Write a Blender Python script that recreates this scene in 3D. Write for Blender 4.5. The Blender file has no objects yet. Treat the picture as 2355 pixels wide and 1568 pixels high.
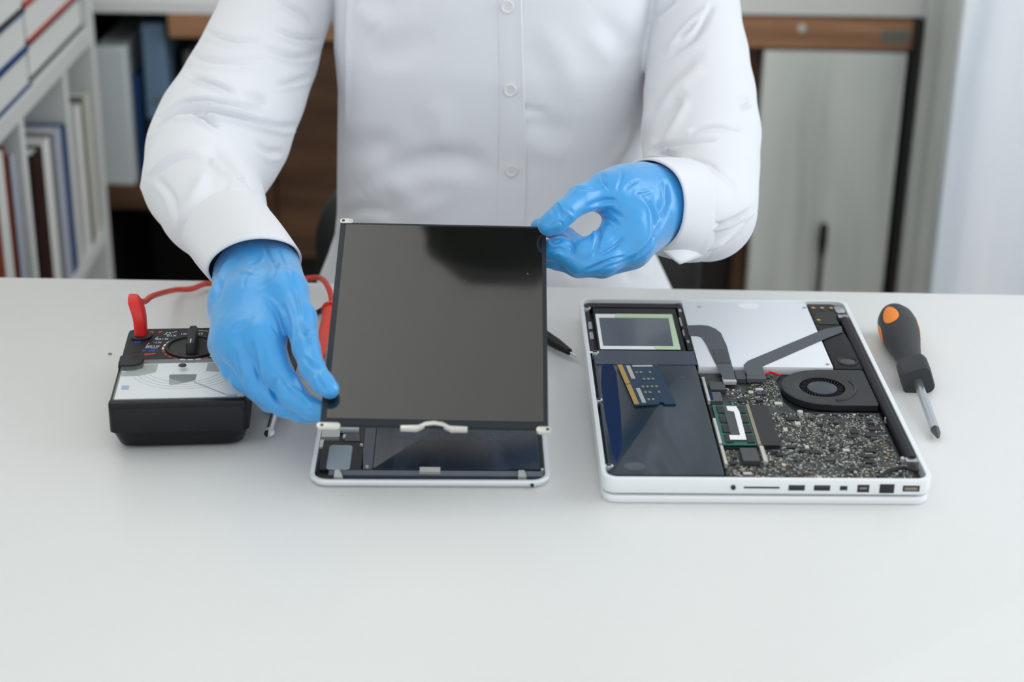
import bpy, bmesh, math, random
import numpy as np
from mathutils import Vector, Matrix, Euler
from mathutils.bvhtree import BVHTree
random.seed(4); np.random.seed(4)
SC = bpy.context.scene
COL = SC.collection
PI = math.pi

# ------------------------------------------------------------------ camera, world, lights, exposure
F_PX, PITCH, ROLL, CAM_H = 4089.3, 0.412266, 0.0170874, 0.588649     # the table top is z = 0
cam = bpy.data.cameras.new('camera'); cam_o = bpy.data.objects.new('camera', cam); COL.objects.link(cam_o)
cam.sensor_width = 36.0; cam.lens = F_PX / 2355 * 36.0
_cp, _sp, _cr, _sr = math.cos(PITCH), math.sin(PITCH), math.cos(ROLL), math.sin(ROLL)
_rt = Vector((1, 0, 0)); _up = Vector((0, _sp, _cp)); _bk = Vector((0, -_cp, _sp))
_x = _rt * _cr + _up * _sr
_y = _up * _cr - _rt * _sr
cam_o.matrix_world = Matrix(((_x.x, _y.x, _bk.x, 0), (_x.y, _y.y, _bk.y, 0), (_x.z, _y.z, _bk.z, CAM_H), (0, 0, 0, 1)))
cam.dof.use_dof = True; cam.dof.focus_distance = 1.36; cam.dof.aperture_fstop = 4.6
cam.clip_start = 0.05
SC.camera = cam_o
SC.view_settings.view_transform = 'Standard'; SC.view_settings.look = 'None'
SC.view_settings.exposure = 0.13; SC.view_settings.gamma = 1.0; SC.view_settings.use_curve_mapping = False

w = bpy.data.worlds.new('world'); SC.world = w; w.use_nodes = True
bg = w.node_tree.nodes['Background']; bg.inputs[0].default_value = (0.93, 0.97, 1.0, 1); bg.inputs[1].default_value = 1.16

def area(name, loc, target, sx, sy, power, col):
    l = bpy.data.lights.new(name, 'AREA'); l.shape = 'RECTANGLE'; l.size = sx; l.size_y = sy; l.energy = power; l.color = col
    o = bpy.data.objects.new(name, l); COL.objects.link(o); o.location = loc
    o.rotation_euler = (Vector(target) - Vector(loc)).to_track_quat('-Z', 'Y').to_euler()
    return o
area('window_daylight', (1.95, 1.35, 0.95), (-0.2, 1.35, 0.05), 1.3, 1.4, 18, (0.88, 0.94, 1.0))
area('ceiling_lamp', (-0.3, 0.35, 1.9), (-0.1, 0.9, 0.0), 1.6, 1.2, 1.5, (1.0, 0.97, 0.93))
area('ceiling_fill', (-1.0, 1.8, 1.15), (-0.6, 1.9, 2.0), 0.6, 0.6, 15, (1.0, 0.98, 0.95))  # added fill, no such lamp in the room; brightens the ceiling the panel mirrors

# ------------------------------------------------------------------ picture <-> place
def ray(px, py):
    uu = (px - 1177.5) / F_PX; vv = (py - 784) / F_PX
    u = uu * _cr + vv * _sr; v = -uu * _sr + vv * _cr
    return Vector((u, _cp - v * _sp, -_sp - v * _cp))
EYE = Vector((0, 0, CAM_H))
def atZ(px, py, z): d = ray(px, py); return EYE + d * ((z - CAM_H) / d.z)
def atY(px, py, y): d = ray(px, py); return EYE + d * (y / d.y)
def atX(px, py, x): d = ray(px, py); return EYE + d * (x / d.x)
def Q(px, py, dep): return EYE + ray(px, py) * dep
def proj_np(P):
    x, y, z = P[:, 0], P[:, 1], P[:, 2] - CAM_H
    d = y * _cp - z * _sp; v = -(z * _cp + y * _sp)
    return np.stack([1177.5 + F_PX * (x * _cr - v * _sr) / d, 784 + F_PX * (x * _sr + v * _cr) / d, d], 1)

# ------------------------------------------------------------------ materials
def lin(c):
    return tuple(((v / 255) / 12.92 if v <= 10.31 else ((v / 255 + 0.055) / 1.055) ** 2.4) for v in c) + (1.0,)
MATS = {}
def mat(name, rgb, rough=0.5, metal=0.0, spec=0.5, coat=0.0, ior=None, sheen=0.0, trans=0.0, bump=None, alpha=None):
    m = bpy.data.materials.new(name); m.use_nodes = True; nt = m.node_tree; b = nt.nodes['Principled BSDF']
    b.inputs['Base Color'].default_value = lin(rgb); b.inputs['Roughness'].default_value = rough
    b.inputs['Metallic'].default_value = metal; b.inputs['Specular IOR Level'].default_value = spec
    b.inputs['Coat Weight'].default_value = coat; b.inputs['Coat Roughness'].default_value = 0.05
    b.inputs['Sheen Weight'].default_value = sheen; b.inputs['Transmission Weight'].default_value = trans
    if ior: b.inputs['IOR'].default_value = ior
    if alpha is not None: b.inputs['Alpha'].default_value = alpha
    if bump:
        sc, st, dist, stretch = bump
        tc = nt.nodes.new('ShaderNodeTexCoord'); mp = nt.nodes.new('ShaderNodeMapping'); nz = nt.nodes.new('ShaderNodeTexNoise'); bp = nt.nodes.new('ShaderNodeBump')
        mp.inputs['Scale'].default_value = stretch; nz.inputs['Scale'].default_value = sc; nz.inputs['Detail'].default_value = 3
        bp.inputs['Strength'].default_value = st; bp.inputs['Distance'].default_value = dist
        nt.links.new(tc.outputs['Object'], mp.inputs[0]); nt.links.new(mp.outputs[0], nz.inputs['Vector'])
        nt.links.new(nz.outputs['Fac'], bp.inputs['Height']); nt.links.new(bp.outputs[0], b.inputs['Normal'])
    MATS[name] = m
    return m
def noise_mat(name, cols, scale, stretch, rough=0.5, spec=0.5, detail=6, distort=0.6, bump=0.0):
    """colour ramp over stretched noise: wood grain, smears, mottling"""
    m = mat(name, cols[0][1], rough, spec=spec); nt = m.node_tree; b = nt.nodes['Principled BSDF']
    tc = nt.nodes.new('ShaderNodeTexCoord'); mp = nt.nodes.new('ShaderNodeMapping'); nz = nt.nodes.new('ShaderNodeTexNoise'); rp = nt.nodes.new('ShaderNodeValToRGB')
    mp.inputs['Scale'].default_value = stretch; nz.inputs['Scale'].default_value = scale; nz.inputs['Detail'].default_value = detail; nz.inputs['Distortion'].default_value = distort
    el = rp.color_ramp.elements
    while len(el) < len(cols): el.new(0.5)
    for e, (p, c) in zip(el, cols): e.position = p; e.color = lin(c)
    nt.links.new(tc.outputs['Object'], mp.inputs[0]); nt.links.new(mp.outputs[0], nz.inputs['Vector'])
    nt.links.new(nz.outputs['Fac'], rp.inputs[0]); nt.links.new(rp.outputs[0], b.inputs['Base Color'])
    if bump:
        bp = nt.nodes.new('ShaderNodeBump'); bp.inputs['Strength'].default_value = bump; bp.inputs['Distance'].default_value = 0.002
        nt.links.new(nz.outputs['Fac'], bp.inputs['Height']); nt.links.new(bp.outputs[0], b.inputs['Normal'])
    return m

M_wall = mat('wall_paint', (226, 228, 226), 0.8)
M_ceil = mat('ceiling_paint', (240, 240, 238), 0.9)
M_floor = noise_mat('floor_boards', [(0.3, (120, 98, 78)), (0.7, (150, 124, 98))], 3, (1, 8, 1), 0.5)
M_table = mat('table_laminate', (219, 220, 219), 0.32, spec=0.4)
M_walnut = noise_mat('walnut', [(0.25, (46, 28, 18)), (0.5, (84, 58, 38)), (0.75, (112, 80, 54))], 2.2, (1.2, 1, 9), 0.55)
M_topwood = noise_mat('oak_brown', [(0.3, (124, 86, 58)), (0.55, (164, 120, 86)), (0.8, (190, 148, 114))], 3.0, (1.0, 3, 14), 0.5)
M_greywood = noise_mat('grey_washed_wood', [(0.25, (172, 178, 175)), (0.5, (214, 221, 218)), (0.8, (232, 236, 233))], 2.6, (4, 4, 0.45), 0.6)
M_litwood = noise_mat('window_lit_grey_wood', [(0.25, (194, 206, 218)), (0.45, (226, 234, 242)), (0.8, (242, 246, 250))], 2.4, (5, 5, 0.5), 0.6)  # grey wash made lighter and bluer: window light put into its colour
M_black = mat('black_paint', (16, 17, 18), 0.5)
M_blackplastic = mat('black_plastic', (11, 15, 19), 0.42, spec=0.3, bump=(900, 0.15, 0.0004, (1, 1, 1)))
M_blacksoft = mat('black_rubber', (30, 32, 34), 0.6, spec=0.35)
M_cubby = mat('cubby_white', (214, 218, 216), 0.55)
M_paper = mat('paper_block', (222, 224, 221), 0.8)
M_red = mat('red_cover', (176, 42, 34), 0.5); M_blue = mat('blue_cover', (8, 62, 116), 0.5)
M_maroon = mat('maroon_cover', (44, 18, 16), 0.55); M_rust = mat('rust_cover', (138, 62, 44), 0.5)
M_lav = mat('lavender_grey_cover', (176, 182, 198), 0.55); M_beige = mat('beige_cover', (208, 208, 196), 0.6); M_greyc = mat('grey_cover', (112, 112, 108), 0.6)
M_bluegrey = mat('blue_grey_board', (104, 132, 160), 0.5); M_binder = mat('pale_binder', (206, 214, 216), 0.6)
M_shirt = mat('white_cotton', (223, 225, 230), 0.85, spec=0.2, sheen=0.15, bump=(260, 0.12, 0.001, (1, 1, 0.35)))
M_button = mat('pearl_button', (224, 224, 226), 0.25, spec=0.6)
M_thread = mat('button_hole', (176, 178, 184), 0.7)
M_glove = mat('blue_nitrile', (30, 150, 218), 0.36, spec=0.9, sheen=0.3, bump=(80, 0.22, 0.004, (1, 1, 1)))
M_skin = mat('skin', (214, 168, 140), 0.5); M_hair = mat('dark_brown_hair', (28, 19, 14), 0.45, bump=(60, 0.6, 0.004, (6, 6, 0.6)))
M_eye = mat('eye_white', (238, 236, 230), 0.2); M_iris = mat('dark_iris', (30, 20, 14), 0.2); M_lip = mat('lip', (178, 104, 96), 0.4)
M_trouser = mat('navy_trouser', (34, 38, 52), 0.8); M_shoe = mat('dark_shoe', (28, 26, 26), 0.4)
M_alu = mat('anodised_aluminium', (232, 236, 238), 0.34, metal=0.2, spec=0.5)
M_tray = mat('dark_tray', (26, 30, 34), 0.5)
M_steel = mat('steel', (190, 194, 198), 0.25, metal=0.9)
M_optical = mat('brushed_lid', (226, 230, 236), 0.4, metal=0.1, bump=(1500, 0.05, 0.0002, (1, 1, 1)))
M_sticker = mat('white_sticker', (236, 238, 238), 0.6)
M_green = mat('pale_green_label', (190, 214, 178), 0.6); M_hddlid = mat('drive_plate', (74, 84, 98), 0.15, spec=0.7)
M_cell = noise_mat('battery_wrap', [(0.3, (22, 31, 40)), (0.55, (34, 46, 57)), (0.75, (56, 68, 80))], 26, (1.4, 0.25, 1), 0.24, spec=0.5, detail=3); M_cellblue = mat('battery_blue_film', (2, 32, 74), 0.5, spec=0.12)
M_tape = mat('grey_tape', (58, 68, 82), 0.25, spec=0.6)
M_pcb = noise_mat('dark_board', [(0.35, (26, 30, 32)), (0.6, (52, 58, 58)), (0.75, (84, 86, 80))], 160, (1, 1, 1), 0.45)
M_pcbgreen = mat('green_board', (32, 98, 88), 0.4); M_pcbblue = mat('teal_board', (22, 52, 74), 0.35)
M_chip = mat('chip_black', (22, 24, 26), 0.45); M_chipgrey = mat('chip_grey', (60, 64, 68), 0.4)
M_tan = mat('capacitor_tan', (140, 132, 116), 0.5); M_greypart = mat('grey_green_part', (136, 144, 138), 0.45)
M_gold = mat('gold_contact', (204, 164, 92), 0.35, metal=0.5)
M_solder = mat('solder_silver', (206, 206, 200), 0.28, metal=0.5); M_flex = mat('grey_flex', (74, 80, 86), 0.45)
M_fan = mat('fan_black', (30, 33, 36), 0.42); M_hub = mat('fan_hub', (52, 60, 70), 0.35)
M_port = mat('port_dark', (20, 24, 42), 0.4)
M_panelborder = mat('panel_border', (28, 35, 42), 0.5, spec=0.3)
M_orange = mat('orange_grip', (250, 142, 44), 0.5); M_grip = mat('charcoal_grip', (44, 47, 50), 0.55)
M_redplastic = mat('red_plastic', (206, 24, 22), 0.35); M_redcable = mat('red_cable', (204, 62, 50), 0.45); M_orangered = mat('probe_red', (226, 66, 44), 0.35)
M_clear = mat('clear_window', (236, 240, 240), 0.06, spec=0.5, coat=0.3, alpha=0.14)
M_face = mat('meter_face', (236, 240, 240), 0.6); M_faceblue = mat('meter_blue', (160, 188, 222), 0.6); M_facegrey = mat('meter_grey', (158, 165, 168), 0.6); M_facegreen = mat('meter_mirror', (168, 182, 174), 0.4)
M_print = mat('white_print', (222, 226, 228), 0.6); M_printred = mat('red_print', (176, 52, 34), 0.6); M_printblue = mat('blue_print', (20, 66, 160), 0.6)
M_pad = mat('grey_pad', (158, 170, 178), 0.5); M_text = mat('faint_text', (60, 84, 104), 0.5); M_crumb = mat('crumb', (150, 134, 112), 0.9)

# glossy display glass with a few dust specks
def glass_mat():
    m = mat('display_glass', (13, 16, 14), 0.045, spec=0.5, ior=1.74); nt = m.node_tree; b = nt.nodes['Principled BSDF']
    tc = nt.nodes.new('ShaderNodeTexCoord'); vo = nt.nodes.new('ShaderNodeTexVoronoi'); rp = nt.nodes.new('ShaderNodeValToRGB'); nz = nt.nodes.new('ShaderNodeTexNoise'); r2 = nt.nodes.new('ShaderNodeMapRange')
    vo.inputs['Scale'].default_value = 42; rp.color_ramp.elements[0].position = 0.0; rp.color_ramp.elements[0].color = (0.35, 0.36, 0.35, 1)
    rp.color_ramp.elements[1].position = 0.03; rp.color_ramp.elements[1].color = lin((13, 16, 14))
    nz.inputs['Scale'].default_value = 22; nz.inputs['Detail'].default_value = 4
    r2.inputs[3].default_value = 0.03; r2.inputs[4].default_value = 0.10
    L = nt.links.new
    L(tc.outputs['Object'], vo.inputs['Vector']); L(vo.outputs['Distance'], rp.inputs[0]); L(rp.outputs[0], b.inputs['Base Color'])
    L(tc.outputs['Object'], nz.inputs['Vector']); L(nz.outputs['Fac'], r2.inputs[0]); L(r2.outputs[0], b.inputs['Roughness'])
    return m
M_glass = glass_mat()

# ------------------------------------------------------------------ mesh building
class MB:
    def __init__(s): s.v = []; s.f = []; s.mi = []; s.cur = 0; s.mats = []
    def mat(s, m):
        if m not in s.mats: s.mats.append(m)
        s.cur = s.mats.index(m); return s
    def add(s, vs, fs):
        o = len(s.v); s.v += [tuple(v) for v in vs]; s.f += [tuple(i + o for i in f) for f in fs]; s.mi += [s.cur] * len(fs); return s
    def box(s, lo, hi, rz=0.0):
        x0, y0, z0 = lo; x1, y1, z1 = hi
        vs = [(x0, y0, z0), (x1, y0, z0), (x1, y1, z0), (x0, y1, z0), (x0, y0, z1), (x1, y0, z1), (x1, y1, z1), (x0, y1, z1)]
        if rz:
            cx, cy = (x0 + x1) / 2, (y0 + y1) / 2; c, sn = math.cos(rz), math.sin(rz)
            vs = [(cx + (x - cx) * c - (y - cy) * sn, cy + (x - cx) * sn + (y - cy) * c, z) for x, y, z in vs]
        return s.add(vs, [(0, 3, 2, 1), (4, 5, 6, 7), (0, 1, 5, 4), (1, 2, 6, 5), (2, 3, 7, 6), (3, 0, 4, 7)])
    def loft(s, rings, cap=True, closed=True):
        n = len(rings[0]); vs = [p for r in rings for p in r]; fs = []
        m = n if closed else n - 1
        for i in range(len(rings) - 1):
            for j in range(m):
                k = (j + 1) % n
                fs.append((i * n + j, i * n + k, (i + 1) * n + k, (i + 1) * n + j))
        if cap: fs.append(tuple(reversed(range(n)))); fs.append(tuple(range((len(rings) - 1) * n, len(rings) * n)))
        return s.add(vs, fs)
    def prism(s, poly, z0, z1, bev=0.0):
        """upright prism over a counter-clockwise outline, its rims rounded by bev"""
        a = sum(poly[i][0] * poly[(i + 1) % len(poly)][1] - poly[(i + 1) % len(poly)][0] * poly[i][1] for i in range(len(poly)))
        if a < 0: poly = poly[::-1]
        if bev <= 0: return s.loft([[(x, y, z0) for x, y in poly], [(x, y, z1) for x, y in poly]])
        rings = []
        for ins, z in ((bev, z0), (bev * 0.3, z0 + bev * 0.3), (0, z0 + bev), (0, z1 - bev), (bev * 0.3, z1 - bev * 0.3), (bev, z1)):
            rings.append([(x, y, z) for x, y in inset(poly, ins)])
        return s.loft(rings)
    def tube(s, path, rad, n=12, cap=True):
        P = [Vector(p) for p in path]; R = rad if isinstance(rad, (list, tuple)) else [rad] * len(P)
        rings = []; ref = Vector((0, 0, 1))
        for i, p in enumerate(P):
            t = (P[min(i + 1, len(P) - 1)] - P[max(i - 1, 0)]).normalized()
            if i == 0: ref = Vector((0, 0, 1)) if abs(t.z) < 0.9 else Vector((1, 0, 0))
            a = (ref - t * ref.dot(t)).normalized(); b = t.cross(a); ref = a
            rings.append([p + (a * math.cos(q) + b * math.sin(q)) * R[i] for q in [2 * PI * k / n for k in range(n)]])
        return s.loft(rings, cap)
    def build(s, name, m=None, parent=None, sharp=35, smooth=True):
        me = bpy.data.meshes.new(name); me.from_pydata(s.v, [], s.f)
        for mm in (s.mats or [m]): me.materials.append(mm)
        if len(s.mats) > 1: me.polygons.foreach_set('material_index', s.mi)
        me.validate(); me.update()
        bm = bmesh.new(); bm.from_mesh(me); bmesh.ops.recalc_face_normals(bm, faces=bm.faces); bm.to_mesh(me); bm.free()
        if smooth:
            me.polygons.foreach_set('use_smooth', [True] * len(me.polygons)); me.set_sharp_from_angle(angle=math.radians(sharp))
        o = bpy.data.objects.new(name, me); COL.objects.link(o)
        if parent is not None: o.parent = parent
        return o
def inset(poly, d):
    if d == 0: return list(poly)
    out = []; n = len(poly)
    for i in range(n):
        p0, p1, p2 = Vector(poly[i - 1]), Vector(poly[i]), Vector(poly[(i + 1) % n])
        e1 = (p1 - p0).normalized(); e2 = (p2 - p1).normalized()
        n1 = Vector((-e1.y, e1.x)); n2 = Vector((-e2.y, e2.x)); b = n1 + n2
        k = b.dot(n1)
        q = p1 + (b * (d / k) if abs(k) > 0.2 else n1 * d)
        out.append((q.x, q.y))
    return out
def rrect(x0, y0, x1, y1, r, n=6):
    pts = []
    for cx, cy, a0 in ((x1 - r, y0 + r, -PI / 2), (x1 - r, y1 - r, 0), (x0 + r, y1 - r, PI / 2), (x0 + r, y0 + r, PI)):
        for k in range(n + 1):
            a = a0 + PI / 2 * k / n; pts.append((cx + r * math.cos(a), cy + r * math.sin(a)))
    return pts
def circ(cx, cy, r, n=32, ry=None): return [(cx + r * math.cos(2 * PI * k / n), cy + (ry or r) * math.sin(2 * PI * k / n)) for k in range(n)]
def catmull(pts, n=10):
    P = [Vector(p) for p in pts]; out = []
    for i in range(len(P) - 1):
        a, b, c, d = P[max(i - 1, 0)], P[i], P[i + 1], P[min(i + 2, len(P) - 1)]
        for k in range(n):
            t = k / n
            out.append(0.5 * ((2 * b) + (c - a) * t + (2 * a - 5 * b + 4 * c - d) * t * t + (3 * b - a - 3 * c + d) * t ** 3))
    out.append(P[-1]); return out
def bevel_mod(o, wd, seg=2):
    m = o.modifiers.new('bevel', 'BEVEL'); m.width = wd; m.segments = seg; m.limit_method = 'ANGLE'; return o
def tag(o, label, cat, group=None):
    o['label'] = label; o['category'] = cat
    if group: o['group'] = group
    return o
def thing(name, label, cat, loc=(0, 0, 0), rz=0.0, group=None):
    o = bpy.data.objects.new(name, None); COL.objects.link(o); o.location = loc; o.rotation_euler = (0, 0, rz); o.empty_display_size = 0.05
    return tag(o, label, cat, group)
def struct(name, mb, m):
    o = mb.build(name, m); o['kind'] = 'structure'; return o
def boxpart(name, lo, hi, m, parent, bev=0.0):
    o = MB().box(lo, hi).build(name, m, parent)
    if bev: bevel_mod(o, bev)
    return o

# ------------------------------------------------------------------ implicit bodies (for the figure, its clothes and gloves)
class Field:
    def __init__(s, lo, hi, h):
        s.lo = np.array(lo, np.float32); s.h = h; s.n = np.ceil((np.array(hi) - np.array(lo)) / h).astype(int) + 1
        s.D = np.full(tuple(s.n), 1.0, np.float32)
    def sub(s, lo, hi):
        a = np.maximum(np.floor((np.array(lo) - s.lo) / s.h).astype(int), 0); b = np.minimum(np.ceil((np.array(hi) - s.lo) / s.h).astype(int) + 1, s.n)
        if np.any(b <= a): return None, None
        g = [s.lo[i] + s.h * np.arange(a[i], b[i], dtype=np.float32) for i in range(3)]
        return (slice(a[0], b[0]), slice(a[1], b[1]), slice(a[2], b[2])), (g[0][:, None, None], g[1][None, :, None], g[2][None, None, :])
    def merge(s, sl, d, k):
        D = s.D[sl]
        if k > 0:
            hh = np.clip(0.5 + 0.5 * (D - d) / k, 0, 1); s.D[sl] = D * (1 - hh) + d * hh - k * hh * (1 - hh)
        else: s.D[sl] = np.minimum(D, d)
    def cone_d(s, g, a, b, ra, rb):
        ba = np.array(b) - np.array(a); l2 = float(ba @ ba)
        px, py, pz = g[0] - a[0], g[1] - a[1], g[2] - a[2]
        t = np.clip((px * ba[0] + py * ba[1] + pz * ba[2]) / max(l2, 1e-12), 0, 1)
        dx, dy, dz = px - t * ba[0], py - t * ba[1], pz - t * ba[2]
        return np.sqrt(dx * dx + dy * dy + dz * dz) - (ra + (rb - ra) * t)
    def cone(s, a, b, ra, rb, k=0.004):
        a = np.array(a, float); b = np.array(b, float); p = max(ra, rb) + k + 4 * s.h
        sl, g = s.sub(np.minimum(a, b) - p, np.maximum(a, b) + p)
        if sl is None: return
        s.merge(sl, s.cone_d(g, a, b, ra, rb).astype(np.float32), k)
    def cut(s, a, b, ra, rb):
        a = np.array(a, float); b = np.array(b, float); p = max(ra, rb) + 4 * s.h
        sl, g = s.sub(np.minimum(a, b) - p, np.maximum(a, b) + p)
        s.D[sl] = np.maximum(s.D[sl], -s.cone_d(g, a, b, ra, rb))
    def chain(s, pts, k=0.004, kj=None):
        for (a, ra), (b, rb) in zip(pts, pts[1:]): s.cone(a, b, ra, rb, k)
    def ellipsoid(s, c, r, k=0.004, rot=None):
        c = np.array(c, float); R = np.eye(3) if rot is None else np.array(rot); p = max(r) + k + 4 * s.h
        sl, g = s.sub(c - p, c + p)
        if sl is None: return
        q = [g[0] - c[0], g[1] - c[1], g[2] - c[2]]
        u = [R[0][i] * q[0] + R[1][i] * q[1] + R[2][i] * q[2] for i in range(3)]
        k0 = np.sqrt(sum((u[i] / r[i]) ** 2 for i in range(3))); k1 = np.sqrt(sum((u[i] / r[i] ** 2) ** 2 for i in range(3)))
        s.merge(sl, (k0 * (k0 - 1) / np.maximum(k1, 1e-9)).astype(np.float32), k)
    def mesh(s):
        D = s.D; n = D.shape; ins = D < 0
        c = ins[:-1, :-1, :-1].astype(np.int8)
        tot = np.zeros_like(c)
        for dx in (0, 1):
            for dy in (0, 1):
                for dz in (0, 1): tot += ins[dx:n[0] - 1 + dx, dy:n[1] - 1 + dy, dz:n[2] - 1 + dz]
        act = (tot > 0) & (tot < 8); I = np.argwhere(act)
        cor = [(x, y, z) for x in (0, 1) for y in (0, 1) for z in (0, 1)]
        val = np.stack([D[I[:, 0] + x, I[:, 1] + y, I[:, 2] + z] for x, y, z in cor], 1)
        acc = np.zeros((len(I), 3)); cnt = np.zeros(len(I))
        for a in range(8):
            for b in range(a + 1, 8):
                df = np.abs(np.array(cor[a]) - np.array(cor[b]))
                if df.sum() != 1: continue
                m = (val[:, a] < 0) != (val[:, b] < 0); t = val[m, a] / (val[m, a] - val[m, b])
                acc[m] += np.array(cor[a]) + t[:, None] * (np.array(cor[b]) - np.array(cor[a])); cnt[m] += 1
        V = s.lo + s.h * (I + acc / cnt[:, None])
        idx = np.full(act.shape, -1, np.int64); idx[act] = np.arange(len(I))
        F = []
        for ax in range(3):
            o1, o2 = [(1, 2), (2, 0), (0, 1)][ax]
            sl0 = [slice(None)] * 3; sl1 = [slice(None)] * 3; sl0[ax] = slice(0, -1); sl1[ax] = slice(1, None)
            e = ins[tuple(sl0)] != ins[tuple(sl1)]; E = np.argwhere(e)
            ok = (E[:, o1] > 0) & (E[:, o2] > 0) & (E[:, o1] < n[o1] - 1) & (E[:, o2] < n[o2] - 1); E = E[ok]
            u = np.zeros(3, int); u[o1] = 1; v = np.zeros(3, int); v[o2] = 1
            g = lambda K: idx[K[:, 0], K[:, 1], K[:, 2]]
            q = np.stack([g(E - u - v), g(E - v), g(E), g(E - u)], 1)
            fl = ins[E[:, 0], E[:, 1], E[:, 2]]
            q[~fl] = q[~fl][:, ::-1]; F.append(q)
        return V, np.concatenate(F)
def relax(V, F, it=2, w=0.5):
    E = np.concatenate([F[:, [0, 1]], F[:, [1, 2]], F[:, [2, 3]], F[:, [3, 0]]]); E = np.concatenate([E, E[:, ::-1]])
    deg = np.bincount(E[:, 0], minlength=len(V))[:, None]
    for _ in range(it):
        S = np.stack([np.bincount(E[:, 0], V[E[:, 1], i], len(V)) for i in range(3)], 1); V = V * (1 - w) + w * S / np.maximum(deg, 1)
    return V
def vnormals(V, F):
    N = np.cross(V[F[:, 2]] - V[F[:, 0]], V[F[:, 3]] - V[F[:, 1]]); A = np.zeros_like(V)
    for i in range(4): 
        for j in range(3): A[:, j] += np.bincount(F[:, i], N[:, j], len(V))
    return A / np.maximum(np.linalg.norm(A, axis=1, keepdims=True), 1e-12)
def crease(V, F, folds, dmax=None):
    """press folds into cloth: each fold is a course across the side seen from the table's front, a width, a depth"""
    N = vnormals(V, F); pp = proj_np(V); view = V - np.array(EYE); view /= np.linalg.norm(view, axis=1, keepdims=True)
    front = np.clip(-(N * view).sum(1) * 3, 0, 1); disp = np.zeros(len(V))
    for pts, wd, amp in folds:
        pl = np.array([(p.x, p.y) for p in catmull([(a, b, 0) for a, b in pts], 8)]); n = len(pl)
        lo, hi = pl.min(0) - 4 * wd, pl.max(0) + 4 * wd
        m = np.where((pp[:, 0] > lo[0]) & (pp[:, 0] < hi[0]) & (pp[:, 1] > lo[1]) & (pp[:, 1] < hi[1]) & (front > 0))[0]
        if not len(m): continue
        best = np.full(len(m), 1e9); bt = np.zeros(len(m)); bs = np.zeros(len(m))
        for i in range(n - 1):
            a, b = pl[i], pl[i + 1]; d = b - a; L = max(d @ d, 1e-9); r = pp[m, :2] - a
            t = np.clip(r @ d / L, 0, 1); c = r - t[:, None] * d; dist = np.hypot(c[:, 0], c[:, 1]); side = np.sign(d[0] * r[:, 1] - d[1] * r[:, 0])
            k = dist < best; best[k] = dist[k]; bt[k] = (i + t[k]) / (n - 1); bs[k] = side[k]
        x = best / wd; taper = np.sin(np.clip(bt, 0.02, 0.98) * PI) ** 0.6
        prof = np.exp(-x * x) - 0.55 * np.exp(-((x - 1.9) / 0.9) ** 2) * (bs > 0)
        disp[m] += amp * prof * taper * front[m]
    return V + N * disp[:, None]
def mesh_obj(name, V, F, m, parent=None):
    me = bpy.data.meshes.new(name); me.vertices.add(len(V)); me.vertices.foreach_set('co', np.asarray(V, np.float32).ravel())
    me.loops.add(F.size); me.loops.foreach_set('vertex_index', F.astype(np.int32).ravel())
    me.polygons.add(len(F)); me.polygons.foreach_set('loop_start', np.arange(0, F.size, 4, dtype=np.int32)); me.polygons.foreach_set('use_smooth', np.ones(len(F), bool))
    me.materials.append(m); me.update(calc_edges=True); me.validate()
    o = bpy.data.objects.new(name, me); COL.objects.link(o)
    if parent is not None: o.parent = parent
    return o
def QR(px, py, rpx, dep): return (np.array(Q(px, py, dep)), rpx * dep / F_PX)


# ------------------------------------------------------------------ the room
FL = -0.74
WY = 2.555                                  # face of the wall above the cupboards
struct('floor', MB().box((-2.2, -0.6, FL - 0.05), (2.2, 3.2, FL)), M_floor)
struct('ceiling', MB().box((-2.2, -0.6, 2.0), (2.2, 3.2, 2.06)), M_ceil)
CT = atY(1900, 44, 2.55).z                  # top of the cupboards
struct('wall_back', MB().box((-2.2, WY, CT + 0.004), (2.2, 3.0, 2.0)).box((-2.2, 2.548, CT - 0.0075), (-0.2, WY, CT + 0.01)).box((-2.2, 2.98, FL), (2.2, 3.06, 2.0)), M_wall)
struct('wall_left', MB().box((-2.26, -0.6, FL), (-2.2, 3.2, 2.0)), M_wall)
wr = MB()
for lo, hi in (((2.2, -0.6, FL), (2.26, 3.2, 0.1)), ((2.2, -0.6, 1.7), (2.26, 3.2, 2.0)), ((2.2, -0.6, 0.1), (2.26, -0.1, 1.7)), ((2.2, 1.7, 0.1), (2.26, 3.2, 1.7))): wr.box(lo, hi)
struct('wall_right', wr, M_wall)
wf = MB()
for lo, hi in (((2.2, -0.1, 0.1), (2.26, -0.04, 1.7)), ((2.2, 1.64, 0.1), (2.26, 1.7, 1.7)), ((2.2, -0.04, 0.1), (2.26, 1.64, 0.16)), ((2.2, -0.04, 1.64), (2.26, 1.64, 1.7)), ((2.21, 0.77, 0.16), (2.25, 0.83, 1.64))): wf.box(lo, hi)
struct('window_1', wf, M_ceil)

# ------------------------------------------------------------------ desk
desk = thing('desk', 'white desk with a smooth laminate top in front of the seated person', 'desk', (0, 0.9, FL))
tp = MB().prism(rrect(-0.56, -0.65, 0.95, 0.569, 0.006), 0.74 - 0.028, 0.74, 0.0015).build('tabletop', M_table, desk)
for x in (-0.5, 0.89):
    for y in (-0.59, 0.51): boxpart('leg', (x - 0.025, y - 0.025, 0), (x + 0.025, y + 0.025, 0.712), M_alu, desk, 0.003)

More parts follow.
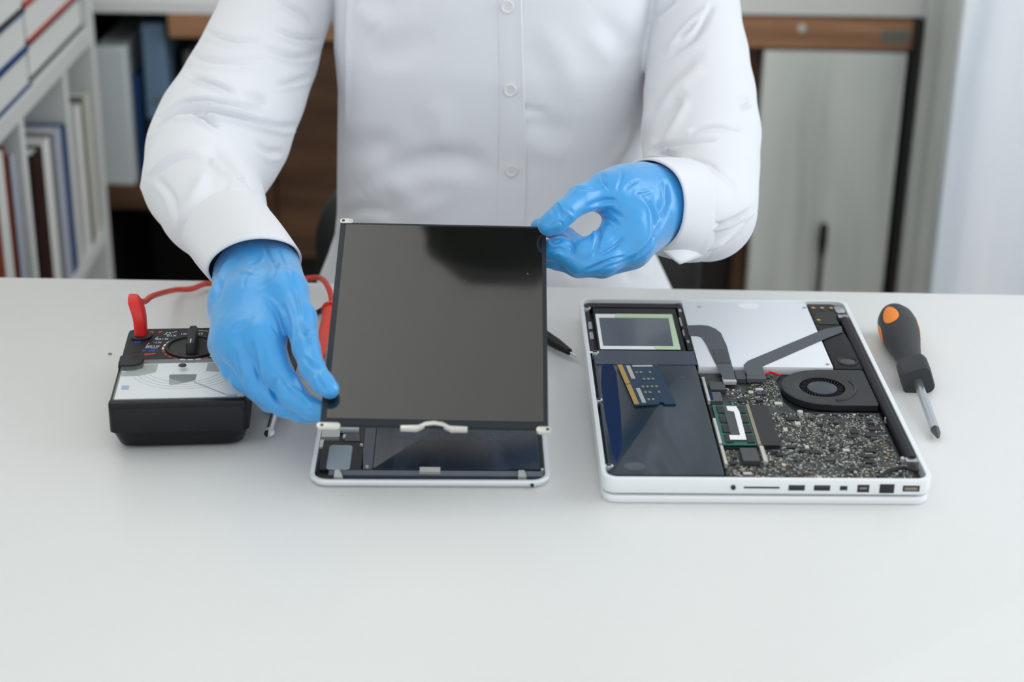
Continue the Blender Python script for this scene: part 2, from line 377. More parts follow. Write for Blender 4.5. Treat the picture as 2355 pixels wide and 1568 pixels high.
# ------------------------------------------------------------------ cupboards behind the person
BY = 2.55
def bx(px, py=300, y=BY): return atY(px, py, y).x
def bz(py, px=1177, y=BY): return atY(px, py, y).z
sb = thing('sideboard', 'brown-topped built-in sideboard with grey and walnut fronts along the back wall', 'sideboard', (0, 2.75, FL))
def sbp(name, lo, hi, m, bev=0.0, parent=None):
    return boxpart(name, (lo[0], lo[1] - 2.75, lo[2] - FL), (hi[0], hi[1] - 2.75, hi[2] - FL), m, parent or sb, bev)
XL, XT, XR = bx(206), bx(386, 60), bx(2108, 60)
TZ0 = bz(111, 1800)
XE = bx(2077, 300)
sbp('top_board', (XT, BY - 0.0015, TZ0), (XE - 0.0005, 2.96, CT), M_topwood, 0.002)
sbp('top_strip', (XL, BY + 0.01, CT - 0.0125), (XT, 2.96, CT), M_black)
sbp('end_panel', (XE, BY - 0.012, FL), (bx(2096, 300), 2.96, CT + 0.002), M_black, 0.001)
sbp('side_panel', (XL - 0.02, BY, FL), (XL, 2.96, CT), M_black)
sbp('back_panel', (XL, 2.93, FL), (XE, 2.955, TZ0), M_black)
SZ = bz(430, 290); SZ0 = bz(481, 290)
XM = bx(600, 450)
sbp('shelf', (XL, BY, SZ0), (XM, 2.93, SZ), M_walnut, 0.001)
WB = bz(608, 700)
sbp('divider', (XM, BY + 0.005, FL), (XM + 0.018, 2.93, TZ0), M_walnut)
XW = bx(1560, 300)
sbp('walnut_door', (XM + 0.02, BY + 0.03, WB), (XW, BY + 0.05, TZ0 - 0.002), M_walnut, 0.001)
sbp('plinth', (XM + 0.02, BY + 0.06, FL), (XE, BY + 0.08, WB), M_black)
sbp('inner_panel', (bx(1712, 300), BY + 0.03, FL + 0.05), (bx(1752, 300), BY + 0.05, TZ0 - 0.002), M_walnut)
gd = MB().box((bx(1745, 300), BY - 0.002 - 2.75, 0.03), (XE - 0.006, BY + 0.02 - 2.75, TZ0 - 0.004 - FL)).build('sliding_door', M_greywood, sb); bevel_mod(gd, 0.001)
h0 = atY(1896, 514, BY - 0.02); h1 = atY(1893, 700, BY - 0.02)
MB().tube([(h0.x, h0.y - 2.75, h0.z - FL - q) for q in (0, 0.004, 0.03, 0.046, 0.056, 0.2)], [0.003, 0.0065, 0.0068, 0.0055, 0.0038, 0.0036]).build('handle', M_black, gd)
lb = atY(2063, 88, BY - 0.011)
sbp('label_plate', (lb.x - 0.021, BY - 0.0035, lb.z - 0.009), (lb.x + 0.02, BY - 0.001, lb.z + 0.009), M_greyc)
kn = atY(1846, 68, BY - 0.011)
MB().prism(circ(0, 0, 0.006), 0, 0.003, 0.0005).build('cover_cap', M_beige, sb).matrix_local = Matrix.Translation((kn.x, BY - 2.7515, kn.z - FL)) @ Euler((PI / 2, 0, 0)).to_matrix().to_4x4()

def binder(name, label, px0, px1, py0, zb, m, depth=0.26, cat='binder', lean=0.0, dy=0.0):
    x0, x1 = bx(px0, 270, BY + dy), bx(px1, 270, BY + dy); zt = bz(py0, (px0 + px1) / 2, BY + dy)
    t = thing(name, label, cat, ((x0 + x1) / 2, BY + dy + 0.005 + depth / 2, zb), 0, 'binders in the open shelf')
    wd = (x1 - x0) / 2; ht = zt - zb
    o = MB().box((-wd, -depth / 2, 0), (wd, depth / 2, ht)).build('cover', m, t); bevel_mod(o, 0.003)
    return t, wd, ht, depth
b1, wd, ht, dp = binder('ring_binder', 'tall pale grey binder standing on the brown open shelf', 226, 297, 112, SZ + 0.0005, M_binder)
b2, wd, ht, dp = binder('file_box', 'narrow dark blue file standing just right of the pale binder', 306, 329, 175, SZ + 0.0005, M_blue, 0.2, 'file', dy=0.03)
b3, wd, ht, dp = binder('file_box', 'tall blue-grey upright file with a black lower half', 336, 388, 58, SZ + 0.0005, M_bluegrey, 0.22, 'file', dy=0.012)
boxpart('spine_band', (-wd - 0.0004, -dp / 2 - 0.0006, 0.002), (wd + 0.0004, -dp / 2 + 0.02, ht * 0.42), M_black, b3)
MB().tube([(-0.008, -dp / 2 - 0.002, ht * 0.52), (0.008, -dp / 2 - 0.002, ht * 0.55)], 0.002, 8).build('finger_clip', M_greyc, b3)
b4, wd, ht, dp = binder('file_box', 'grey file in the shadow below the brown top board', 428, 446, 120, SZ + 0.0005, M_greyc, 0.2, 'file', dy=0.05)

# wardrobe on the right: one grey-washed wood, window light painted into the front's colour
WFY = 2.33
wx2 = bx(2097, 300)
wdr = thing('wardrobe', 'tall grey-washed wooden wardrobe at the right edge beside the sideboard', 'wardrobe', (wx2 + 0.3, WFY + 0.3, FL))
def wp(name, lo, hi, m, bev=0.0): return boxpart(name, (lo[0] - wx2 - 0.3, lo[1] - WFY - 0.3, lo[2]), (hi[0] - wx2 - 0.3, hi[1] - WFY - 0.3, hi[2]), m, wdr, bev)
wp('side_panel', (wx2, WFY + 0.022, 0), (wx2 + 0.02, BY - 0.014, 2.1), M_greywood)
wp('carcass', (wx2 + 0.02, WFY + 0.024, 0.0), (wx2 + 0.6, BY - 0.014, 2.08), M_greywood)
wp('door', (wx2, WFY, 0.02), (wx2 + 0.295, WFY + 0.02, 2.1), M_litwood, 0.002)
wp('door', (wx2 + 0.298, WFY, 0.02), (wx2 + 0.6, WFY + 0.02, 2.1), M_litwood, 0.002)

# ------------------------------------------------------------------ white cubby shelf with books along the left
SX = -0.58
def sy(px, py=400): return atX(px, py, SX).y
STZ = atX(95, 177, SX).z; SBZ = atX(232, 543, SX).z; SEY = sy(232, 400)
SY0 = 1.05
cs = thing('cubby_shelf', 'low white cubby shelf full of books standing left of the desk', 'shelf', (SX - 0.16, (SY0 + SEY) / 2, FL))
ox, oy = SX - 0.16, (SY0 + SEY) / 2
def cp_(name, lo, hi, m=M_cubby): return boxpart(name, (lo[0] - ox, lo[1] - oy, lo[2] - FL), (hi[0] - ox, hi[1] - oy, hi[2] - FL), m, cs, 0.001)
TT = STZ - atX(95, 226, SX).z
cp_('top_board', (SX - 0.32, SY0, STZ - TT), (SX, SEY, STZ))
cp_('tall_end_panel', (SX - 0.34, SEY, FL), (SX + 0.002, SEY + 0.02, 0.75))
cp_('end_panel', (SX - 0.32, SY0 + 0.001, FL), (SX, SY0 + 0.026, STZ - TT))
cp_('shelf', (SX - 0.32, SY0 + 0.026, SBZ - 0.02), (SX, SEY - 0.001, SBZ))
cp_('bottom_board', (SX - 0.32, SY0 + 0.026, FL + 0.04), (SX, SEY - 0.001, FL + 0.06))
cp_('back_panel', (SX - 0.32, SY0 + 0.026, FL), (SX - 0.312, SEY - 0.026, STZ - TT))
def div_y(px, py): return atX(px, py, SX).y
D1, D2 = sy(64, 400), sy(172, 400)
for y in (D1, D2, 1.4): cp_('divider', (SX - 0.31, y - 0.009, SBZ), (SX - 0.001, y + 0.009, STZ - TT))
def upright(px0, px1, top_py, m, label, dx=0.003):
    y0, y1 = atX(px0, 400, SX - dx).y, atX(px1, 400, SX - dx).y
    zt = atX(px1, top_py, SX - dx).z
    zt = min(zt, STZ - TT - 0.012)
    t = thing('upright_book', label, 'book', (SX - dx - 0.11, (y0 + y1) / 2, SBZ + 0.0003), 0, 'books standing in the white cubbies')
    hh = zt - SBZ; th = (y1 - y0) / 2 - 0.0006; cv = min(0.0022, th * 0.4)
    mb = MB().box((-0.105, -th, 0), (0.11, -th + cv, hh)).box((-0.105, th - cv, 0), (0.11, th, hh)).box((0.107, -th + cv, 0), (0.11, th - cv, hh))
    mb.build('cover', m, t, smooth=False)
    boxpart('page_block', (-0.102, -th + cv, 0.003), (0.107, th - cv, hh - 0.003), M_paper, t)
upright(-24, -11, 322, M_rust, 'rust brown book nearest the left picture edge in the front cubby')
upright(-10, 10, 322, M_paper, 'white book between rust and red spines in the front cubby')
upright(10.5, 18, 330, M_rust, 'thin rust-red book beside a dark one in the front cubby')
upright(18.5, 25, 352, M_maroon, 'slim dark maroon book in the front cubby')
upright(25.5, 39, 345, M_lav, 'pale lavender-grey book last in the front cubby')
upright(79, 102, 328, M_maroon, 'thick maroon-black book first in the middle cubby')
upright(103, 121, 306, M_paper, 'thick white book right of the maroon-black one')
upright(123, 130, 296, M_greyc, 'thin grey book between two pale ones in the middle cubby')
upright(131, 148, 280, M_lav, 'pale lavender-grey book beside the navy blue spine')
upright(148.5, 160, 272, M_blue, 'navy blue book last in the middle cubby')
upright(184, 198, 222, M_paper, 'white book first in the far cubby')
upright(199, 206, 205, M_greyc, 'thin grey book between pale ones in the far cubby')
upright(206.5, 219, 192, M_beige, 'pale beige tall book beside the end panel of the cubby shelf')

# books lying flat in two piles on the shelf
def flat(y0, y1, z0, z1, cov, label, dx=0.0):
    t = thing('flat_book', label, 'book', (SX - 0.11 - dx, (y0 + y1) / 2, z0 + 0.0002), 0, 'books lying in piles on the white shelf')
    hy = (y1 - y0) / 2; hh = z1 - z0 - 0.0004; cv = 0.0035
    MB().box((-0.11, -hy, 0), (0.108, hy, cv)).box((-0.11, -hy, hh - cv), (0.108, hy, hh)).box((-0.11, -hy, cv), (-0.1065, hy, hh - cv)).build('cover', cov, t, smooth=False)
    boxpart('page_block', (-0.1065, -hy + 0.003, cv), (0.105, hy - 0.003, hh - cv), M_paper, t)
    return z1
y_a1 = atX(79, 190, SX).y - 0.003; y_a0 = y_a1 - 0.30
y_b0, y_b1 = atX(84, 190, SX).y + 0.004, SEY - 0.004
z = STZ
for hgt, cv, lb_ in ((0.046, M_blue, 'thick white-paged book with blue covers lying lowest in the front pile'), (0.046, M_blue, 'blue-covered book lying second in the front pile on the shelf'), (0.046, M_maroon, 'dark-covered book lying at the top of the front pile')):
    z = flat(y_a0, y_a1, z, z + hgt, cv, lb_)
z = STZ
for hgt, cv, lb_ in ((0.046, M_black, 'black-covered thick book lying lowest in the far pile'), (0.046, M_red, 'red-covered thick book lying second in the far pile'), (0.046, M_red, 'red book lying at the top of the far pile')):
    z = flat(y_b0, y_b1, z, z + hgt, cv, lb_, 0.004)

# ------------------------------------------------------------------ opened laptop, lying on its lid
lap = thing('laptop', 'opened silver laptop lying upside down with its insides bare on the desk', 'laptop', (0.17639, 1.07337, 0), 0.02161)
def mm(pts, dx=113.5): return [((x - dx) / 1000, y / 1000) for x, y in pts]
def lp(x0, y0, x1, y1): return (x0 - 113.5) / 1000, y0 / 1000, (x1 - 113.5) / 1000, y1 / 1000
def lbox(name, x0, y0, z0, x1, y1, z1, m, parent=lap, bev=0.0003):
    a = lp(x0, y0, x1, y1); return boxpart(name, (a[0], a[1], z0 / 1000), (a[2], a[3], z1 / 1000), m, parent, bev)
def lpoly(name, pts, z0, z1, m, parent=lap, bev=0.0): return MB().prism(mm(pts), z0 / 1000, z1 / 1000, bev).build(name, m, parent)
def lmm(*a): return mm(rrect(*a, n=8))
MB().prism(lmm(0.6, 0.6, 226.4, 324.4, 10), 0.0, 0.0062, 0.0016).build('lid', M_alu, lap)
MB().prism(lmm(4, 4, 223, 321, 8), 0.0055, 0.0078).build('lid_gasket', M_black, lap)
hs = MB(); O = lambda i: lmm(i, i, 227 - i, 325 - i, 10 - i * 0.6)
hs.loft([[(x, y, z / 1000) for x, y in O(i)] for i, z in ((3.4, 9.4), (3.4, 19.2), (3.1, 19.5), (0.5, 19.5), (0.15, 19.35), (0, 19.0), (0, 10.0), (0.5, 8.2), (2.0, 7.4), (3.4, 7.4))], cap=False)
hs.loft([[(x, y, z / 1000) for x, y in O(3.0)] for z in (7.4, 9.4)])
hous = hs.build('housing', M_alu, lap, 40)
MB().prism(lmm(3.6, 3.6, 223.4, 321.4, 7), 0.0094, 0.0104).build('tray', M_tray, lap)
# ports along the near side
def port(name, x0, x1, z0, z1, m=M_port): return lbox(name, x0, -0.12, z0, x1, 1.2, z1, m, lap, 0)
MB().prism(circ(0, 0, 0.0017, 20), -0.0002, 0.0012).build('audio_jack', M_port, lap).matrix_local = Matrix.Translation(((89.7 - 113.5) / 1000, 0.0, 0.0135)) @ Euler((PI / 2, 0, 0)).to_matrix().to_4x4()
port('card_slot', 97, 121.5, 12.6, 14.0)
for a, b in ((127.6, 138.8), (145, 156.2)):
    u = port('usb_port', a, b, 11.2, 15.4); lbox('tongue', a + 1, -0.2, 14.0, b - 1, 0.4, 14.8, M_chipgrey, u, 0)
port('display_port', 162.8, 168, 11.6, 15.0)
u = port('fire_port', 174.8, 183, 10.2, 16.0); lbox('tongue', 176.4, -0.2, 12.6, 181.4, 0.4, 14.0, M_tan, u, 0)
u = port('network_port', 190, 200.2, 9.6, 16.6); lbox('step', 192.5, -0.2, 9.6, 197.7, 0.4, 11.0, M_chip, u, 0)
u = port('power_port', 206, 217.6, 11.0, 15.6); lbox('contact_bar', 207.4, -0.22, 12.2, 216.2, 0.4, 14.2, M_tan, u, 0)
# drive in the far left corner
dr = lbox('hard_drive', 11, 222.5, 10.4, 81, 311, 16.0, M_blackplastic, lap, 0.0006)
fr = MB().mat(M_sticker); o_, i_ = lmm(12.5, 225, 76.5, 297, 1), lmm(15, 231, 73, 289, 0.6)
fr.loft([[(x, y, 0.0160) for x, y in o_], [(x, y, 0.0163) for x, y in o_], [(x, y, 0.0163) for x, y in i_], [(x, y, 0.0160) for x, y in i_]], cap=False)
fr.build('label_frame', None, dr)
lpoly('label_green_corner', [(76.6, 224.8), (76.6, 297.2), (30, 297.2), (28, 289), (73, 289), (71.4, 231), (55, 231), (57, 224.8)], 16.2, 16.5, M_green, dr)
lbox('drive_plate', 15, 231, 15.9, 73, 289, 16.25, M_hddlid, dr, 0)
lbox('drive_bracket', 82.2, 222, 10.4, 85.8, 320, 17.0, M_blackplastic, lap)
for q in ((81.4, 250, 82.6, 262), (81.4, 270, 82.8, 288), (82.8, 236, 85, 241), (82.8, 300, 85, 306)): lbox('bracket_clip', q[0], q[1], 15, q[2], q[3], 17.6, M_steel, lap, 0)
lbox('drive_rail', 5, 312, 10.4, 85, 320.6, 16.4, M_blackplastic, lap)
lbox('drive_bumper', 4.4, 224, 10.4, 8, 310, 15, M_black, lap)
for y in (247, 268): lbox('rail_contact', 5.5, y, 14.6, 8.6, y + 14, 15.6, M_steel, lap)
for x, y in ((6, 306), (7.5, 215), (5, 128), (6, 22)):
    MB().prism(circ((x - 113.5) / 1000, y / 1000, 0.0024, 18), 0.0104, 0.0182, 0.0005).build('screw_post', M_steel, lap)
    lbox('post_tab', x - 4.5, y - 1.2, 17.2, x + 3, y + 1.4, 18.2, M_alu, lap)
# battery
bt = lpoly('battery', rrect(6, 12, 85.5, 219, 3), 10.4, 16.4, M_cell, lap, 0.0012)
lpoly('blue_film', [(12, 30), (14.5, 40), (18, 60), (20.5, 110), (22, 180), (20, 196), (12, 196), (9, 160), (8.6, 100), (10, 45)], 16.35, 16.55, M_cellblue, bt)
lbox('tape_strip', 7, 195, 16.4, 86.5, 221, 16.75, M_tape, bt, 0)
lpoly('round_label', circ(24, 24, 7.5, 28, 6), 16.4, 16.5, M_flex, bt)
lpoly('caution_mark', [(70, 170), (76, 170), (72, 177)], 16.4, 16.5, M_tape, bt)
# optical drive
op = lpoly('optical_drive', [(87.2, 322), (192.6, 322), (192.6, 191), (87.2, 191)], 10.4, 17.2, M_optical, lap, 0.0004)
lpoly('round_sticker', circ(143, 315, 9, 36, 6.2), 17.2, 17.32, M_sticker, op)
for x, y in ((101, 312), (190, 312), (189, 196)): MB().prism(circ((x - 113.5) / 1000, y / 1000, 0.0016, 16), 0.0172, 0.0176).build('screw', M_steel, op)
# flat cables
def ribbon(name, pts, z0, z1): return lpoly(name, pts, z0, z1, M_flex, lap)
f1 = ribbon('flat_cable', [(86, 271), (98, 272), (104, 270.5), (109, 265), (112.5, 256), (114, 230), (113, 166), (103.6, 166), (100, 205), (97.7, 234), (95.5, 247), (92.5, 250), (86, 250)], 17.35, 17.7)
lbox('stiffener', 101.5, 196, 17.7, 112.4, 222, 18.1, M_chipgrey, f1, 0); lbox('plug', 103, 163, 14.4, 113.2, 171, 17.6, M_solder, f1)
f2 = ribbon('flat_cable', [(122.6, 173), (122.6, 193), (127, 201), (186, 254.5), (200, 266.5), (214, 272), (212.5, 260), (196, 246), (137, 191), (136.4, 173)], 17.4, 17.75)
lbox('plug', 122, 168, 14.2, 136.8, 174, 17.6, M_flex, f2)
# speaker box in the far right corner
sp = lpoly('speaker_box', [(194, 322), (214, 322), (218, 318), (218.5, 306), (213.6, 292), (213.6, 275), (215.8, 240), (216, 189.6), (194, 189.6)], 10.4, 16.8, M_blackplastic, lap, 0.0008)
ring = MB().tube([((206.2 + 7.4 * math.cos(a) - 113.5) / 1000, (203 + 7.4 * math.sin(a)) / 1000, 0.0169) for a in [2 * PI * k / 40 for k in range(41)]], 0.0011, 8, False); ring.build('cone_rim', M_black, sp)
MB().loft([[(x, y, z) for x, y in circ((206.2 - 113.5) / 1000, 0.203, r, 32)] for r, z in ((0.0068, 0.0169), (0.0045, 0.0172), (0.002, 0.0177))]).build('cone', M_chipgrey, sp)
lbox('speaker_cover', 196, 277, 16.8, 213, 303, 17.3, M_chip, sp)
for x, y in ((197.5, 312), (205, 312), (212.6, 312), (197.4, 286)):
    MB().prism(circ((x - 113.5) / 1000, y / 1000, 0.0017, 16), 0.0168, 0.0176, 0.0003).build('screw', M_gold, sp)
lpoly('corner_clip', rrect(215, 301, 223, 314, 2), 15.5, 18, M_steel, lap, 0.0004)
# hinge cover
MB().tube([((219.6 - 113.5) / 1000, 0.036, 0.0155), ((219.6 - 113.5) / 1000, 0.288, 0.0155)], 0.0042, 24).build('hinge_cover', M_blackplastic, lap)
for y in (31, 290): lbox('hinge_bracket', 215, y, 12, 224, y + 6, 18.2, M_steel, lap)
# logic board
bd = MB().prism(mm([(87.6, 6), (219, 6), (219, 34), (214.5, 40), (214.5, 120), (152, 120), (146, 136), (146, 176), (152, 188), (87.6, 188)]), 0.0112, 0.0124).build('logic_board', M_pcb, lap)
rs = lpoly('memory_slot', [(87.6, 58), (121.4, 58), (121.4, 128), (87.6, 128)], 12.4, 13.6, M_black, lap)
md = lpoly('slotted_memory', [(90, 60.5), (114.6, 60.5), (114.6, 126), (90, 126)], 14.2, 15.2, M_pcbgreen, lap)
for x in (92.6, 108):
    for y in (63, 79, 95, 111): lbox('memory_chip', x, y, 15.2, x + 5.6, y + 12, 16.2, M_chip, md)
lbox('memory_label', 97.5, 66, 15.2, 107, 122, 16.35, M_chipgrey, md, 0)
lpoly('bracket_mark', [(100, 121), (107.4, 121), (108.6, 112), (107.6, 66), (96, 66), (96, 73), (104, 73), (104.6, 112), (100, 114)], 16.35, 16.6, M_sticker, md)
lbox('slot_contacts', 115, 60, 13.6, 117.6, 126, 16.0, M_tan, lap); lbox('slot_body', 117.6, 60, 12.4, 131, 126, 15.4, M_chip, lap)
for y0, y1 in ((28, 56), (60, 100), (130, 172)): lbox('slot_arm', 87.2, y0, 13, 89.4, y1, 17, M_solder, lap)
lbox('slot_arm', 115.5, 34, 13, 118.6, 58, 16, M_solder, lap)
lbox('shield_can', 101, 34, 12.4, 113, 54, 16.2, M_chipgrey, lap); lbox('cable_plug', 92, 152, 12.4, 104, 166, 15.8, M_chipgrey, lap); lbox('cable_plug', 90, 132, 12.4, 99, 148, 15.6, M_flex, lap)
lbox('cable_plug', 114, 170, 12.4, 122, 186, 16.4, M_chipgrey, lap); lbox('blue_ribbon', 88.4, 134, 15.8, 92, 150, 16.4, M_cellblue, lap)
# fan
fc = (177.8, 156.0); fn_o, fn_i = [], []
for k in range(96):
    a = 2 * PI * k / 96; c, s_ = math.cos(a), math.sin(a); r = 31.0
    if c > 0.0: r = max(31.0 if abs(s_) > 0.93 else 0, min(37.5 / max(c, 1e-6), 32.0 / max(abs(s_), 1e-6)))
    fn_o.append((fc[0] + r * c, fc[1] + r * s_)); fn_i.append((fc[0] + 17.4 * c, fc[1] + 17.4 * s_))
fz = lambda P, z: [(x, y, z / 1000) for x, y in mm(P)]
fan = MB().loft([fz(fn_o, 11.6), fz(fn_o, 16.2), fz([(fc[0] + (x - fc[0]) * 0.985, fc[1] + (y - fc[1]) * 0.985) for x, y in fn_o], 16.7), fz([(fc[0] + (x - fc[0]) * 1.04, fc[1] + (y - fc[1]) * 1.04) for x, y in fn_i], 16.7), fz(fn_i, 16.3), fz(fn_i, 11.6)], cap=False).build('fan_housing', M_fan, lap, 30)
MB().tube([((x - 113.5) / 1000, y / 1000, 0.0167) for x, y in [(fc[0] + 25 * math.cos(a), fc[1] + 25 * math.sin(a)) for a in [(-75 + 100 * k / 24) * PI / 180 for k in range(25)]]], 0.0011, 8).build('raised_rib', M_fan, fan)
im = MB().mat(M_hub).prism(mm(circ(fc[0], fc[1], 11.4, 40)), 0.0118, 0.0163, 0.0007)
im.mat(M_fan)
for k in range(36):
    a = 2 * PI * k / 36; p = lambda r, t: ((fc[0] + r * math.cos(a + t) - 113.5) / 1000, (fc[1] + r * math.sin(a + t)) / 1000)
    i0, i1, o0, o1 = p(11.2, 0), p(11.2, 0.03), p(16.4, 0.22), p(16.4, 0.25)
    im.prism([i0, o0, o1, i1], 0.012, 0.0158)
im.build('fan_impeller', None, fan)
MB().prism(mm(circ(fc[0], fc[1], 17.4, 40)), 0.0106, 0.0116).build('fan_floor', M_black, fan)
# parts soldered on the board: a hundred larger ones, then the fine crumbs of it
rb = random.Random(11)
def free(x, y, m=1.5):
    if not (89 < x < 217.5 and 8 < y < 118) and not (89 < x < 145 and 128 < y < 187): return False
    if x > 213.4 - m and 38 < y: return False
    if x < 132 + m and 57 - m < y < 129: return False
    if math.hypot(x - fc[0], y - fc[1]) < 32.5 + m: return False
    if x < 105 and y > 130: return False
    if x < 124 and y > 160: return False
    if 99 < x < 114.5 and 32 < y < 58: return False
    return True
placed = []
specs = [('chip', M_chip, 5, 9, 1.0), ('chip', M_chipgrey, 3, 6, 0.9), ('capacitor', M_tan, 1.6, 3.0, 1.5), ('capacitor', M_solder, 1.6, 2.8, 1.2), ('inductor', M_chipgrey, 3, 4.4, 2.2), ('connector', M_solder, 2.5, 6, 1.6), ('capacitor', M_gold, 1.4, 2.2, 0.8)]
n_ = 0; tries = 0
while n_ < 96 and tries < 6000:
    tries += 1
    nm, m_, lo, hi, hz = specs[0] if n_ < 9 else specs[rb.randrange(len(specs))]
    x, y = rb.uniform(90, 217), rb.uniform(9, 186); a, b = rb.uniform(lo, hi), rb.uniform(lo * 0.6, hi * 0.9)
    if not (free(x - a / 2, y - b / 2) and free(x + a / 2, y + b / 2)): continue
    if any(abs(x - q[0]) < (a + q[2]) / 2 + 0.3 and abs(y - q[1]) < (b + q[3]) / 2 + 0.3 for q in placed): continue
    placed.append((x, y, a, b)); n_ += 1
    if nm == 'capacitor' and m_ is M_solder: lpoly(nm, circ(x, y, a / 2, 14), 12.4, 12.4 + hz, m_, bd, 0.0003)
    else: lbox(nm, x - a / 2, y - b / 2, 12.4, x + a / 2, y + b / 2, 12.4 + hz, m_, bd, 0.00025)
crumbs = MB(); pal = [M_chip, M_chipgrey, M_tan, M_solder, M_greypart, M_greypart, M_chipgrey, M_solder, M_tan, M_greypart, M_solder, M_solder]
for _ in range(5200):
    x, y = rb.uniform(89, 217), rb.uniform(8, 187); a, b = rb.choice([(0.6, 1.2), (1.2, 0.6), (1, 1.8), (1.6, 0.9), (0.5, 0.9)])
    if not free(x, y, 0.6) or any(abs(x - q[0]) < (a + q[2]) / 2 and abs(y - q[1]) < (b + q[3]) / 2 for q in placed): continue
    crumbs.mat(rb.choice(pal)); A = lp(x - a / 2, y - b / 2, x + a / 2, y + b / 2); crumbs.box((A[0], A[1], 0.0124), (A[2], A[3], 0.0124 + rb.uniform(0.0003, 0.0009)))
for x in np.arange(90, 213, 2.1):
    crumbs.mat(M_solder); A = lp(x, 7, x + 1.2, 9); crumbs.box((A[0], A[1], 0.0124), (A[2], A[3], 0.0136))
o = crumbs.build('soldered_parts', None, bd, smooth=False); o['kind'] = 'stuff'
for x, y in ((112, 6), (217, 104), (154, 114), (215, 40)): MB().prism(circ((x - 113.5) / 1000, y / 1000, 0.0022, 18), 0.0124, 0.0165, 0.0004).build('board_screw', M_solder, lap)
MB().tube([((x - 113.5) / 1000, y / 1000, z / 1000) for x, y, z in ((192, 14, 14), (200, 22, 15), (212, 26, 16), (221, 20, 16))], 0.0014, 8).build('power_wire', M_black, lap)
MB().tube([((x - 113.5) / 1000, y / 1000, z / 1000) for x, y, z in ((136, 182, 14), (142, 184, 16), (150, 180, 15))], 0.001, 8).build('sensor_wire', M_redplastic, lap)

# loose memory module lying on the battery
mo = thing('memory_module', 'loose teal memory stick with gold contacts lying on the black laptop battery', 'memory module')
mo.matrix_world = lap.matrix_basis
LMAT = Matrix.Translation((0.17639, 1.07337, 0)) @ Matrix.Rotation(0.02161, 4, 'Z')
mo.matrix_world = LMAT
mpts = [(23.5, 191), (55, 192), (62.6, 121.5), (54, 121), (53, 124.5), (50.5, 124.5), (49.6, 121), (31.5, 118)]
MB().prism(mm(mpts), 0.0169, 0.0180).build('circuit_board', M_pcbblue, mo)
def along(u, v):   # u across from the contact edge, v along it
    A, B, C_, D = Vector((23.5, 191)), Vector((55, 192)), Vector((62.6, 121.5)), Vector((31.5, 118))
    return A.lerp(B, u).lerp(D.lerp(C_, u), v)
def mquad(name, u0, u1, v0, v1, z0, z1, m, parent=mo): return MB().prism(mm([tuple(along(u, v)) for u, v in ((u0, v0), (u1, v0), (u1, v1), (u0, v1))]), z0 / 1000, z1 / 1000).build(name, m, parent)
mquad('gold_contacts', 0.0, 0.12, 0.0, 0.48, 18.0, 18.12, M_gold); mquad('gold_contacts', 0.0, 0.12, 0.5, 0.97, 18.0, 18.12, M_gold)
for v0, v1 in ((0.03, 0.36), (0.6, 0.95)): mquad('white_parts_row', 0.2, 0.3, v0, v1, 18.0, 18.3, M_solder)
mquad('white_parts_row', 0.36, 0.86, 0.02, 0.06, 18.0, 18.3, M_solder)
for v in (0.19, 0.36, 0.55, 0.69, 0.86):
    for u in (0.36, 0.47, 0.58, 0.69):
        if rb.random() < 0.82: mquad('small_part', u, u + 0.06, v, v + 0.035, 18.0, 18.5, M_tan)

# ------------------------------------------------------------------ opened tablet body
TA, TB = atZ(709, 1112, 0.004), atZ(1266, 1114, 0.004)
trz = math.atan2(TB.y - TA.y, TB.x - TA.x); TWD = (TB - TA).length; TL = 0.238
tab = thing('tablet_body', 'opened silver tablet housing with a bare black battery lying below the raised screen', 'tablet', ((TA.x + TB.x) / 2, (TA.y + TB.y) / 2, 0), trz)
TM = Matrix.Translation(tab.location) @ Matrix.Rotation(trz, 4, 'Z'); TMI = TM.inverted()
def tl(px, py, z=0.005): p = TMI @ atZ(px, py, z); return (p.x, p.y)
def c6(x, y, z=0.005): return tl(690 + x / 3.86, 900 + y / 3.86, z)
HWd = TWD / 2
tr = lambda i, r: rrect(-HWd + i, i, HWd - i, TL - i, r, 8)
th_ = MB().loft([[(x, y, z) for x, y in tr(i, r)] for i, r, z in ((0.006, 0.008, 0.0), (0.002, 0.011, 0.0012), (0.0003, 0.012, 0.0035), (0.0, 0.012, 0.0058), (0.0004, 0.0118, 0.0063), (0.0028, 0.010, 0.0063), (0.0032, 0.0098, 0.0060), (0.0034, 0.0098, 0.0022))])
th_.build('housing', M_alu, tab, 50)
def tpoly(name, pts, z0, z1, m, parent=tab, bev=0.0): return MB().prism([c6(x, y) if isinstance(x, (int, float)) else x for x, y in pts], z0, z1, bev).build(name, m, parent)
MB().prism(tr(0.0036, 0.008), 0.0022, 0.0026).build('tray', M_tray, tab)
bt2 = MB().prism(rrect(*(c6(645, 685)), HWd - 0.0065, 0.2, 0.002), 0.0026, 0.0052, 0.0004).build('battery', M_cell, tab)
a0 = c6(540, 685); MB().prism([(a0[0], a0[1]), (c6(640, 685)[0], a0[1]), (c6(640, 685)[0], 0.2), (a0[0], 0.2)], 0.0026, 0.0046).build('battery_flap', M_tape, tab)
